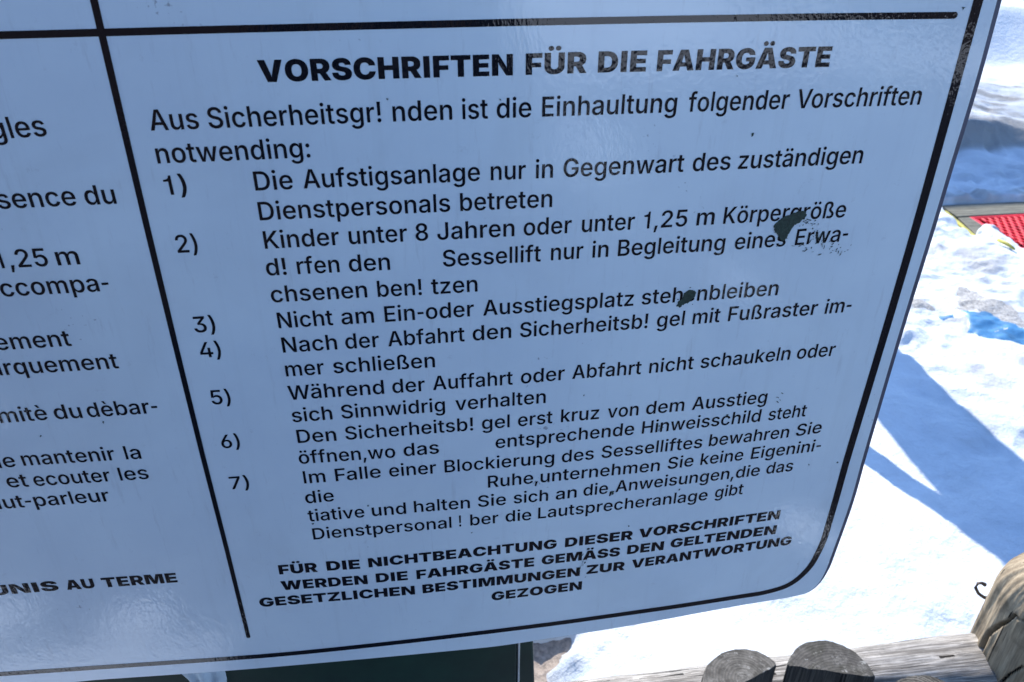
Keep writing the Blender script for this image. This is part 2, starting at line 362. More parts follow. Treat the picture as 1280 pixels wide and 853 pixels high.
o = thaw('gravel_patch', [(1110, 350), (1110, 410), (1330, 460), (1330, 350)], [
    ([(1190, 368), (1212, 370), (1243, 392), (1278, 414), (1330, 440), (1330, 452), (1270, 428), (1235, 413), (1175, 402)], .05, 71, .05),
    ([(1130, 386), (1163, 390), (1174, 404), (1134, 400)], .04, 72, .05)], M_GRAVEL); o['kind'] = 'structure'
o = thaw('blue_patch', [(1110, 385), (1110, 430), (1330, 480), (1330, 385)], [
    ([(1183, 401), (1222, 404), (1252, 416), (1330, 446), (1330, 466), (1262, 441), (1232, 438), (1200, 428), (1205, 417)], .035, 61, .035),
    ([(1163, 407), (1190, 408), (1195, 418), (1168, 416)], .03, 62, .04)], M_BLUE)  # thin blue surface laid slightly above the snow
so2 = o.modifiers.new('thickness', 'SOLIDIFY'); so2.thickness = .003
tag(o, 'uneven blue coloured patch showing through melted snow beside the grey gravel', 'coloured patch')

# ------------------------------------------------------------------ red mat on its board frame
fr = empty('board_walkway', (3.9, 4.2, 0), 'grey weathered boards with a yellow painted edge framing the red mat', 'walkway')
def board(name, pts, z0, z1, mat, smooth=False):
    n = len(pts); vs = [(x, y, z0) for x, y in pts]+[(x, y, z1) for x, y in pts]
    fs = [tuple(range(n))[::-1], tuple(range(n, 2*n))]+[(i, (i+1) % n, n+(i+1) % n, n+i) for i in range(n)]
    o = mesh_obj(name, vs, fs, mat); 
    b = o.modifiers.new('bevel', 'BEVEL'); b.width = .004; b.segments = 2
    return keep(o, fr)
board('board', [(3.27, 4.17), (7.5, 4.17), (7.5, 4.345), (3.27, 4.345)], -.02, .022, M_BOARD)
board('board', [(3.20, 3.82), (3.345, 3.82), (3.345, 4.163), (3.27, 4.163)], -.02, .018, M_BOARD)
ye = board('painted_edge', [(3.168, 3.80), (3.196, 3.80), (3.262, 4.26), (3.240, 4.28)], -.02, .021, M_YELLOW); ye['label'] = 'worn yellow green edge strip'
def red_mat():
    root = empty('perforated_mat', (4.4, 3.6, 0), 'red perforated rubber mat half buried in snow beside the grey boards', 'mat')
    x0, x1, y0, y1 = 3.375, 5.9, 2.9, 4.155; p = .042; rr = .019
    bm = bmesh.new(); nxx = int((x1-x0)/p); nyy = int((y1-y0)/(p*.5))
    z1, z0 = .012, -.004
    def cell(cx, cy):
        # one mesh of the mat: a rubber frame round a rectangular hole, rows staggered
        o = [Vector((cx+p*.5*a, cy+p*.5*b)) for a, b in ((1, 1), (-1, 1), (-1, -1), (1, -1))]
        i = [Vector((cx+(v.x-cx)*.56, cy+(v.y-cy)*.60)) for v in o]
        ot = [bm.verts.new((v.x, v.y, z1+.002)) for v in o]; it = [bm.verts.new((v.x, v.y, z1-.001)) for v in i]; ib = [bm.verts.new((v.x, v.y, z0)) for v in i]
        for k in range(4):
            q = (k+1) % 4
            bm.faces.new((ot[k], ot[q], it[q], it[k])); bm.faces.new((it[k], it[q], ib[q], ib[k]))
    for r in range(int((y1-y0)/p)):
        for c in range(nxx):
            cell(x0+p*(c+.5+.5*(r % 2)), y1-.006-p*(r+.5))
    o = bm_obj('lattice', bm, M_RED); keep(o, root); o['kind'] = 'stuff'
    bm = bmesh.new(); box(bm, (x0-.03, y0, -.004), (x0-.005, y1, .016), .003); box(bm, (x0-.03, y1-.004, -.004), (x1, y1+.012, .0165), .003)
    keep(bm_obj('rim', bm, M_RED), root)
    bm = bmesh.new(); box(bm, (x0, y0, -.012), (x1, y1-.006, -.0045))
    o = bm_obj('backing', bm, plain('dark red backing', (.06, .008, .01), .8), None); keep(o, root)  # darker red sheet under the holes
    return root
red_mat()
bm = bmesh.new(); a = Vector((*gnd(1243, 314), .066)); b = Vector((*gnd(1263, 327), .072))
tube(bm, [a, a.lerp(b, .5)+Vector((0, 0, .006)), b], [.008, .011, .006], 8)
tag(bm_obj('straw_stick', bm, M_YELLOW, None, True), 'short yellowish stick lying on the snow below the red mat', 'stick')

# ------------------------------------------------------------------ the notice board
sign = empty('notice_board', (0.0, D_SIGN, 1.13), 'white metal rules notice board with black German and French text and border lines', 'notice board')
outer_px = [(1253, 0), (1226, 100), (1195.5, 200), (1171.5, 280), (1128, 420), (1083.5, 571), (1067.5, 627.5), (1043, 696), (1037, 711), (1028, 726), (1018, 736.5), (1006, 743), (980, 748.5), (920, 758.5), (792, 782), (651, 804.5), (600, 811), (320, 836.5), (118, 851)]
def smooth(P, n=5):
    out = []
    for i in range(len(P)-1):
        p0, p1, p2, p3 = (Vector(P[max(i-1, 0)]), Vector(P[i]), Vector(P[i+1]), Vector(P[min(i+2, len(P)-1)]))
        d1 = (p2-p1).length; a = (p1-p0).length or d1; b = (p3-p2).length or d1
        m1 = (p2-p0)*(d1/(d1+a)) if i else p2-p1; m2 = (p3-p1)*(d1/(d1+b)) if i < len(P)-2 else p2-p1
        for k in range(n):
            t = k/n; out.append(tuple(p1*(2*t**3-3*t*t+1)+m1*(t**3-2*t*t+t)+p2*(-2*t**3+3*t*t)+m2*(t**3-t*t)))
    return out+[tuple(P[-1])]
def extend(pts, lx=-1.25, tz=2.35):
    """photo outline -> board outline; carried on to the left and the top beyond the frame"""
    P = [sgn(*p) for p in pts]
    (xa, za), (xb, zb) = P[0], P[8]; P = [(xa+(xa-xb)/(za-zb)*(tz-za)*.3, tz)]+P
    (xa, za), (xb, zb) = P[-1], P[-16]; P.append((lx, za+(za-zb)/(xa-xb)*(lx-xa)*.35))
    return P
def plate(name, P, y0, y1, mat):
    n = len(P); vs = [(x, y0, z) for x, z in P]+[(x, y1, z) for x, z in P]
    fs = [tuple(range(n)), tuple(range(n, 2*n))[::-1]]+[((i+1) % n, i, n+i, n+(i+1) % n) for i in range(n)]
    o = mesh_obj(name, vs, fs, mat); keep(o, sign); 
    bm = bmesh.new(); bm.from_mesh(o.data); bmesh.ops.recalc_face_normals(bm, faces=bm.faces[:]); bm.to_mesh(o.data); bm.free()
    return o
P0 = extend(smooth(outer_px))+[(-1.25, 2.35)]
plate('panel', P0, D_SIGN+.0006, D_SIGN+.004, M_EDGE)
def inset(P, right, other):
    out = []
    for x, z in P:
        k = max(0, min(1, (z-1.155)/.07)); kx = other+(right-other)*k*k*(3-2*k) if x > .3 else other
        out.append((x-(kx if x > -1.2 else -other), z+other*(1-k)))
    return out
P1 = inset(P0, .0042, .0009)
plate('face_sheet', P1, D_SIGN, D_SIGN+.0005, M_WHITE)
YI = D_SIGN-.00022
def stroke(name, pts_px, w0, w1, ext0=None, ext1=None, cap0=False, cap1=False, y=YI, smoothing=True, parent=sign):
    """printed line: centre line from the photo, width in metres"""
    P = [Vector(sgn(*p)) for p in pts_px]
    if ext0: P = [P[0]+(P[0]-P[1]).normalized()*ext0]+P
    if ext1: P = P+[P[-1]+(P[-1]-P[-2]).normalized()*ext1]
    n = len(P); L = []; Rr = []
    for i, p in enumerate(P):
        t = (P[min(i+1, n-1)]-P[max(i-1, 0)]).normalized(); nn = Vector((-t.y, t.x)); w = (w0+(w1-w0)*i/(n-1))/2
        L.append(p+nn*w); Rr.append(p-nn*w)
    out = list(L)
    if cap1:
        t = (P[-1]-P[-2]).normalized(); nn = Vector((-t.y, t.x)); w = w1/2
        out += [P[-1]+nn*w*math.cos(a)+t*w*math.sin(a) for a in [math.pi*k/8 for k in range(1, 8)]]
    out += Rr[::-1]
    vs = [(p.x, y, p.y) for p in out]
    o = mesh_obj(name, vs, [tuple(range(len(vs)))], M_INK)
    bm = bmesh.new(); bm.from_mesh(o.data)
    bmesh.ops.triangulate(bm, faces=bm.faces[:]); bmesh.ops.recalc_face_normals(bm, faces=bm.faces[:])
    if bm.faces and sum(f.normal.y for f in bm.faces) > 0: bmesh.ops.reverse_faces(bm, faces=bm.faces[:])
    bm.to_mesh(o.data); bm.free()
    return keep(o, parent)
top = stroke('ruled_line', [(0, 44.2), (215, 38.5), (430, 33.2), (640, 28.2), (850, 24), (1020, 21.2), (1193, 19.3)], .0049, .0049, ext0=1.0, cap1=True)
top['label'] = 'horizontal line above the heading, its right end rounded'
div = stroke('ruled_line', [(117, -2), (150, 140), (183.8, 284), (218.5, 428), (253.5, 570), (283, 685), (310.5, 796)], .0050, .0040, ext0=.5, cap1=True, y=YI-.00005)
div['label'] = 'slanting upright line between the French and the German column'
bd = [(1223, 0), (1184, 143), (1144.5, 285), (1102, 430), (1058.5, 575), (1046, 620), (1037, 651), (1030, 674), (1023, 690), (1013, 707.5), (999, 722), (986, 731), (972, 736.5), (952, 741.5), (930, 745), (860, 756), (780, 767.5), (690, 780), (560, 796), (420, 811.5), (320, 820.8), (118, 834.8)]
bo = stroke('border_line', smooth(bd), .0080, .0062, ext0=.5, ext1=.8)
bo['label'] = 'black border line running round the lower right corner'

# ---- lettering
# glyph outlines of a plain grotesque: advance | contours of x,y (o = quadratic control point), 1000 units per em
REGULAR = {
    '!': '315|100,232 92,728 223,728 214,232|157,-8 124,-8o 80,35o 80,67 80,99o 124,142o 157,142 191,142o 234,99o 234,67 234,35o 191,-8o',
    ')': '391|51,-136 93,-45o 144,103o 168,234o 168,296 168,369o 140,531o 87,696o 51,772 163,772 200,713o 257,551o 289,376o 289,296 289,187o 225,-33o 163,-136',
    ',': '269|39,-185 82,106 207,106 124,-185',
    '-': '380|322,358 322,256 58,256 58,358',
    '.': '269|136,-8 104,-8o 60,36o 60,68 60,99o 104,143o 136,143 168,143o 212,99o 212,68 212,36o 168,-8o',
    '1': '540|268,0 268,508 112,508 112,582 250,588o 282,644 300,728 377,728 377,0',
    '2': '647|80,0 80,89 330,340 367,378o 416,436o 442,491o 442,522 442,558o 409,609o 354,636o 318,636 280,636o 225,606o 195,550o 195,512 77,512 77,580o 140,681o 249,737o 320,737 391,737o 499,683o 560,588o 560,528 560,488o 530,411o 453,314o 383,246 250,109 250,103 571,103 571,0',
    '3': '647|313,-10 240,-10o 123,40o 54,132o 50,195 175,195 178,163o 216,118o 277,94o 314,94 353,94o 416,122o 452,176o 452,215 452,249o 418,308o 348,344o 292,344 222,344 222,431 396,618 396,624 87,624 87,728 549,728 549,638 313,391 313,415 394,425o 513,373o 578,273o 578,210 578,144o 509,46o 390,-10o',
    '4': '647|44,138 44,236 325,728 445,728 171,246 171,240 602,240 602,138|390,0 390,167 393,212 393,454 506,454 506,0',
    '5': '647|316,-10 246,-10o 137,43o 72,135o 70,195 190,195 192,165o 226,118o 282,91o 316,91 356,91o 418,128o 453,193o 453,235 453,277o 417,344o 353,382o 312,382 279,382o 214,357o 196,338 83,356 122,728 536,728 536,624 225,624 203,427 207,427 228,449o 301,479o 343,479 393,479o 477,443o 539,378o 573,290o 573,238 573,166o 507,54o 392,-10o',
    '6': '647|325,-10 255,-10o 142,50o 76,160o 76,234 76,288o 121,403o 174,481 341,728 468,728 233,383 207,383 217,402o 258,435o 315,455o 348,455 415,455o 515,401o 571,300o 571,231 571,160o 507,52o 396,-10o|324,90 363,90o 421,126o 455,189o 455,229 455,271o 421,333o 363,369o 324,369 286,369o 227,333o 193,271o 193,231 193,190o 227,126o 286,90o',
    '7': '647|128,0 440,618 440,624 78,624 78,728 569,728 569,620 256,0',
    '8': '647|323,-10 245,-10o 125,43o 58,136o 58,194 58,240o 97,318o 165,369o 208,377 208,381 152,394o 84,484o 84,543 84,599o 146,687o 254,737o 323,737 392,737o 500,687o 562,599o 562,543 562,484o 494,394o 439,381 439,377 481,369o 549,318o 589,240o 589,194 589,136o 521,43o 401,-10o|323,87 366,87o 428,116o 463,168o 463,203 463,239o 426,294o 363,326o 323,326 283,326o 219,294o 183,239o 183,203 183,168o 217,116o 281,87o|323,421 358,421o 411,449o 442,499o 442,531 442,564o 412,612o 358,639o 323,639 288,639o 234,612o 204,564o 204,531 204,499o 234,449o 288,421o',
    ':': '269|136,-8 104,-8o 60,36o 60,68 60,99o 104,143o 136,143 168,143o 212,99o 212,68 212,36o 168,-8o|136,370 104,370o 60,413o 60,445 60,477o 104,521o 136,521 168,521o 212,477o 212,445 212,413o 168,370o',
    'A': '720|25,0 280,728 435,728 696,0 562,0 428,388 410,443o 369,586o 344,680 369,680 345,585o 305,441o 288,388 159,0|170,185 170,285 551,285 551,185',
    'B': '658|76,0 76,728 351,728 429,728o 532,677o 583,592o 583,538 583,493o 549,430o 492,392o 458,383 458,376 495,374o 566,331o 611,253o 611,197 611,141o 558,52o 448,0o 364,0|199,104 347,104 422,104o 487,161o 487,205 487,239o 454,293o 394,325o 352,325 199,325|199,416 336,416 372,416o 428,442o 461,491o 461,524 461,567o 400,624o 339,624 199,624',
    'D': '722|318,0 136,0 136,107 312,107 391,107o 496,165o 548,280o 548,365 548,449o 496,563o 393,621o 317,621 132,621 132,728 324,728 432,728o 587,640o 670,478o 670,365 670,251o 587,88o 429,0o|199,728 199,0 76,0 76,728',
    'E': '604|76,0 76,728 543,728 543,623 199,623 199,419 518,419 518,316 199,316 199,104 545,104 545,0',
    'F': '588|76,0 76,728 537,728 537,623 199,623 199,399 504,399 504,295 199,295 199,0',
    'G': '749|387,-10 287,-10o 137,81o 52,248o 52,363 52,480o 138,647o 288,737o 382,737 442,737o 545,702o 626,638o 679,549o 687,496 561,496 552,526o 520,574o 475,609o 418,626o 384,626 324,626o 230,566o 175,449o 175,364 175,279o 229,162o 325,101o 387,101 444,101o 528,146o 574,228o 574,284 603,279 402,279 402,377 694,377 694,292 694,199o 614,64o 476,-10o',
    'H': '745|76,0 76,728 199,728 199,424 546,424 546,728 669,728 669,0 546,0 546,320 199,320 199,0',
    'I': '278|86,0 86,728 198,728 198,0',
    'J': '578|272,-10 167,-10o 40,106o 40,214 40,255 163,255 163,213 163,154o 222,93o 272,93 321,93o 380,154o 380,213 380,728 502,728 502,214 502,106o 377,-10o',
    'K': '697|165,185 165,303 188,341o 234,407o 286,471o 316,507 512,728 667,728 358,382 349,385|76,0 76,728 199,728 199,505 197,333 199,273 199,0|526,0 288,348 365,441 671,0',
    'L': '565|76,0 76,728 199,728 199,104 524,104 524,0',
    'N': '758|76,0 76,728 216,728 476,314 491,291o 526,229o 564,152o 583,106 568,106 565,148o 560,232o 557,307o 557,333 557,728 682,728 682,0 541,0 307,371 287,405o 249,471o 204,556o 172,616 190,616 193,563o 198,468o 201,394o 201,372 201,0',
    'P': '644|76,0 76,728 344,728 428,728o 541,665o 598,557o 598,488 598,420o 540,312o 426,249o 342,249 163,249 163,352 327,352 378,352o 443,387o 473,449o 473,488 473,528o 443,589o 378,624o 327,624 199,624 199,0',
    'R': '651|76,0 76,728 344,728 428,728o 541,669o 598,565o 598,496 598,428o 540,326o 426,270o 342,270 147,270 147,373 327,373 378,373o 442,402o 473,457o 473,496 473,536o 442,593o 378,624o 327,624 199,624 199,0|487,0 311,329 446,329 625,0',
    'S': '649|327,-12 244,-12o 121,41o 52,140o 48,209 170,209 174,171o 216,120o 285,94o 326,94 371,94o 439,122o 478,171o 478,204 478,234o 444,272o 383,298o 344,308 260,331 170,354o 68,449o 68,525 68,589o 137,684o 256,737o 331,737 408,737o 523,684o 589,591o 590,531 471,531 466,579o 389,632o 329,632 287,632o 225,606o 192,561o 192,532 192,500o 232,460o 290,436o 319,428 388,410 426,401o 502,370o 563,321o 600,251o 600,203 600,140o 536,43o 414,-12o',
    'V': '720|285,0 25,728 159,728 292,339 310,286o 351,143o 376,50 350,50 375,145o 415,286o 432,339 562,728 696,728 439,0',
    'W': '1013|221,0 25,728 156,728 254,329 264,288o 281,199o 297,109o 305,65 285,65 294,109o 310,199o 328,288o 338,329 441,728 573,728 674,329 685,288o 703,199o 720,109o 728,65 708,65 715,109o 731,199o 749,288o 758,329 857,728 989,728 791,0 650,0 540,413 526,467o 504,594o 492,667 521,667 508,597o 488,472o 472,413 363,0',
    'a': '572|222,-12 170,-12o 87,26o 38,100o 38,154 38,200o 73,260o 133,296o 208,314o 247,318 295,324o 355,332o 383,349o 383,368 383,370 383,399o 361,438o 317,459o 284,459 251,459o 203,438o 172,406o 165,388 54,413 71,461o 139,523o 231,553o 283,553 320,553o 396,535o 462,494o 502,420o 502,364 502,0 388,0 388,75 383,75 371,53o 329,13o 265,-12o|251,80 292,80o 352,112o 384,165o 384,196 384,263 378,258o 347,249o 308,242o 271,237o 259,235 230,231o 182,213o 155,180o 155,154 155,130o 180,97o 223,80o',
    'b': '622|351,-10 303,-10o 241,22o 204,67o 194,86 186,86 186,0 69,0 69,728 189,728 189,456 194,456 204,475o 239,520o 301,553o 351,553 415,553o 517,487o 577,362o 577,272 577,183o 519,57o 416,-10o|320,89 365,89o 425,137o 455,220o 455,272 455,324o 425,406o 365,453o 320,453 277,453o 217,408o 186,327o 186,272 186,218o 217,135o 278,89o',
    'c': '580|303,-11 225,-11o 109,59o 45,186o 45,270 45,355o 109,482o 225,553o 303,553 348,553o 424,530o 485,487o 527,424o 536,385 424,361 419,382o 397,416o 367,441o 328,454o 304,454 258,454o 197,405o 166,322o 166,270 166,219o 197,136o 258,87o 304,87 328,87o 368,101o 399,127o 420,163o 425,185 537,160 528,120o 487,57o 425,12o 348,-11o',
    'd': '622|271,-10 206,-10o 103,57o 45,183o 45,272 45,362o 105,487o 207,553o 271,553 320,553o 383,520o 418,475o 428,456 433,456 433,728 553,728 553,0 436,0 436,86 428,86 418,67o 381,22o 319,-10o|301,89 345,89o 404,135o 435,218o 435,272 435,327o 405,408o 345,453o 301,453 257,453o 197,406o 167,324o 167,272 167,220o 197,137o 258,89o',
    'e': '590|308,-11 227,-11o 108,58o 45,184o 45,269 45,354o 108,481o 222,553o 299,553 348,553o 437,521o 507,455o 547,350o 547,278 547,239 105,239 105,322 487,322 431,297 431,344o 401,417o 343,457o 300,457 257,457o 196,416o 164,348o 164,307 164,249 164,195o 200,122o 266,84o 310,84 338,84o 385,101o 419,133o 428,158 538,134 525,90o 462,25o 368,-11o',
    'f': '385|350,546 350,451 10,451 10,546|111,0 111,602 111,655o 157,726o 233,762o 278,762 311,762o 361,751o 373,747 347,653 339,655o 315,660o 299,660 262,660o 230,624o 230,590 230,0',
    'g': '623|302,-216 237,-216o 142,-183o 81,-127o 66,-92 167,-52 176,-68o 207,-101o 260,-123o 302,-123 362,-123o 435,-67o 435,-6 435,98 425,98 416,79o 380,37o 319,8o 271,8 207,8o 105,68o 45,187o 45,275 45,363o 105,487o 208,553o 272,553 321,553o 384,520o 420,475o 430,456 437,456 437,546 554,546 554,-4 554,-76o 488,-170o 374,-216o|302,104 345,104o 405,145o 436,222o 436,276 436,329o 405,409o 346,453o 302,453 258,453o 197,406o 167,327o 167,276 167,224o 198,147o 258,104o',
    'h': '608|189,321 189,0 69,0 69,728 187,728 187,411 174,411 197,483o 286,553o 352,553 408,553o 492,505o 539,413o 539,347 539,0 419,0 419,330 419,386o 361,450o 309,450 275,450o 220,420o 189,362o',
    'i': '258|69,0 69,546 189,546 189,0|129,625 100,625o 58,665o 58,693 58,721o 100,760o 129,760 159,760o 201,721o 201,693 201,665o 159,625o',
    'k': '566|179,177 179,322 198,322 402,546 543,546 300,279 277,279|69,0 69,728 189,728 189,0|412,0 227,252 309,337 557,0',
    'l': '248|68,0 68,728 180,728 180,0',
    'm': '896|69,0 69,546 182,546 186,416 177,416 189,464o 238,525o 304,555o 340,555 399,555o 472,481o 486,411 471,411 482,458o 536,522o 611,555o 653,555 702,555o 780,512o 826,430o 826,368 826,0 707,0 707,352 707,404o 649,452o 609,452 578,452o 531,425o 506,377o 506,345 506,0 389,0 389,358 389,401o 336,452o 294,452 266,452o 217,426o 189,374o 189,336 189,0',
    'n': '608|189,321 189,0 69,0 69,546 183,546 184,411 174,411 197,483o 286,553o 352,553 408,553o 492,505o 539,413o 539,347 539,0 419,0 419,330 419,386o 361,450o 309,450 275,450o 220,420o 189,362o',
    'o': '607|303,-11 225,-11o 109,59o 45,186o 45,270 45,355o 109,482o 225,553o 303,553 382,553o 498,482o 562,355o 562,270 562,186o 498,59o 382,-11o|303,87 350,87o 411,137o 441,220o 441,270 441,321o 411,405o 350,454o 303,454 257,454o 196,405o 166,322o 166,270 166,220o 196,137o 257,87o',
    'p': '622|69,-204 69,546 186,546 186,456 194,456 204,475o 239,520o 301,553o 351,553 415,553o 517,487o 577,362o 577,272 577,183o 519,57o 416,-10o 351,-10 303,-10o 241,22o 204,67o 194,86 189,86 189,-204|320,89 365,89o 425,137o 455,220o 455,272 455,324o 425,406o 365,453o 320,453 277,453o 217,408o 186,327o 186,272 186,218o 217,135o 278,89o',
    'q': '622|553,-204 433,-204 433,86 428,86 418,67o 381,22o 319,-10o 271,-10 206,-10o 103,57o 45,183o 45,272 45,362o 105,487o 207,553o 271,553 320,553o 383,520o 418,475o 428,456 436,456 436,546 553,546|301,89 345,89o 404,135o 435,218o 435,272 435,327o 405,408o 345,453o 301,453 257,453o 197,406o 167,324o 167,272 167,220o 197,137o 258,89o',
    'r': '393|69,0 69,546 185,546 185,456 191,456 206,502o 280,553o 327,553 337,553o 364,552o 373,550 373,439 366,441o 331,445o 314,445 278,445o 221,415o 189,360o 189,325 189,0',
    's': '545|272,-11 210,-11o 115,24o 54,93o 45,141 157,163 168,122o 227,82o 273,82 322,82o 380,122o 380,151 380,175o 343,207o 305,216 212,236 136,253o 60,329o 60,388 60,438o 115,512o 213,553o 277,553 338,553o 425,518o 479,456o 490,414 384,392 374,421o 324,462o 278,462 236,462o 180,425o 180,395 180,370o 217,338o 260,329 351,309 428,292o 503,219o 503,162 503,111o 444,33o 340,-11o',
    't': '348|314,546 314,451 10,451 10,546|88,676 207,676 207,151 207,120o 234,92o 264,92 272,92o 301,96o 310,98 329,4 310,-2o 268,-7o 248,-7 171,-7o 88,70o 88,141',
    'u': '608|256,-7 200,-7o 116,41o 69,133o 69,199 69,546 189,546 189,216 189,160o 248,95o 299,95 334,95o 388,126o 419,184o 419,225 419,546 539,546 539,0 425,0 424,134 434,134 411,62o 320,-7o',
    'v': '582|225,0 20,546 148,546 252,244 269,192o 295,87o 308,35 276,35 290,87o 315,192o 332,244 435,546 562,546 357,0',
    'w': '835|187,0 24,546 150,546 206,327 219,275o 248,150o 262,72 246,72 260,147o 290,274o 303,327 360,546 476,546 532,327 545,274o 575,149o 589,72 573,72 587,148o 615,274o 628,327 685,546 811,546 648,0 527,0 462,228 452,262o 433,339o 415,420o 406,458 429,458 420,420o 401,339o 383,261o 373,228 308,0',
    'x': '564|26,0 239,326 239,234 37,546 169,546 227,451 252,409o 290,331o 310,295 259,295 279,331o 315,409o 341,451 400,546 530,546 326,231 326,322 539,0 407,0 337,112 312,153o 274,229o 254,264 306,264 286,229o 251,153o 226,112 156,0',
    'z': '563|60,0 60,78 346,440 346,445 69,445 69,546 494,546 494,461 220,106 220,101 503,101 503,0',
    'ß': '646|194,515 194,0 76,0 76,515 76,626o 195,737o 289,737 345,737o 441,697o 500,617o 500,557 500,523o 483,478o 460,444o 443,411o 443,390 443,367o 474,332o 521,298o 567,256o 599,197o 599,154 599,105o 551,31o 457,-10o 389,-10 345,-10o 265,9o 244,24 279,118 295,111o 344,91o 386,91 429,91o 482,127o 482,161 482,188o 449,228o 402,261o 354,298o 321,349o 321,387 321,416o 341,453o 365,485o 384,521o 384,548 384,591o 329,634o 289,634 245,634o 194,579o',
    'ä': '572|222,-12 170,-12o 87,26o 38,100o 38,154 38,200o 73,260o 133,296o 208,314o 247,318 295,324o 355,332o 383,349o 383,368 383,370 383,399o 361,438o 317,459o 284,459 251,459o 203,438o 172,406o 165,388 54,413 71,461o 139,523o 231,553o 283,553 320,553o 396,535o 462,494o 502,420o 502,364 502,0 388,0 388,75 383,75 371,53o 329,13o 265,-12o|251,80 292,80o 352,112o 384,165o 384,196 384,263 378,258o 347,249o 308,242o 271,237o 259,235 230,231o 182,213o 155,180o 155,154 155,130o 180,97o 223,80o|387,628 359,628o 320,666o 320,693 320,720o 359,758o 387,758 414,758o 452,720o 452,693 452,666o 414,628o|175,628 148,628o 109,666o 109,693 109,720o 148,758o 175,758 203,758o 241,720o 241,693 241,666o 203,628o',
    'è': '590|308,-11 227,-11o 108,58o 45,184o 45,269 45,354o 108,481o 222,553o 299,553 348,553o 437,521o 507,455o 547,350o 547,278 547,239 105,239 105,322 487,322 431,297 431,344o 401,417o 343,457o 300,457 257,457o 196,416o 164,348o 164,307 164,249 164,195o 200,122o 266,84o 310,84 338,84o 385,101o 419,133o 428,158 538,134 525,90o 462,25o 368,-11o|254,616 156,764 275,764 343,616',
    'é': '590|308,-11 227,-11o 108,58o 45,184o 45,269 45,354o 108,481o 222,553o 299,553 348,553o 437,521o 507,455o 547,350o 547,278 547,239 105,239 105,322 487,322 431,297 431,344o 401,417o 343,457o 300,457 257,457o 196,416o 164,348o 164,307 164,249 164,195o 200,122o 266,84o 310,84 338,84o 385,101o 419,133o 428,158 538,134 525,90o 462,25o 368,-11o|251,616 319,764 437,764 339,616',
    'ö': '607|303,-11 225,-11o 109,59o 45,186o 45,270 45,355o 109,482o 225,553o 303,553 382,553o 498,482o 562,355o 562,270 562,186o 498,59o 382,-11o|303,87 350,87o 411,137o 441,220o 441,270 441,321o 411,405o 350,454o 303,454 257,454o 196,405o 166,322o 166,270 166,220o 196,137o 257,87o|409,628 382,628o 343,666o 343,693 343,720o 382,758o 409,758 436,758o 475,720o 475,693 475,666o 436,628o|198,628 170,628o 131,666o 131,693 131,720o 170,758o 198,758 225,758o 263,720o 263,693 263,666o 225,628o',
}
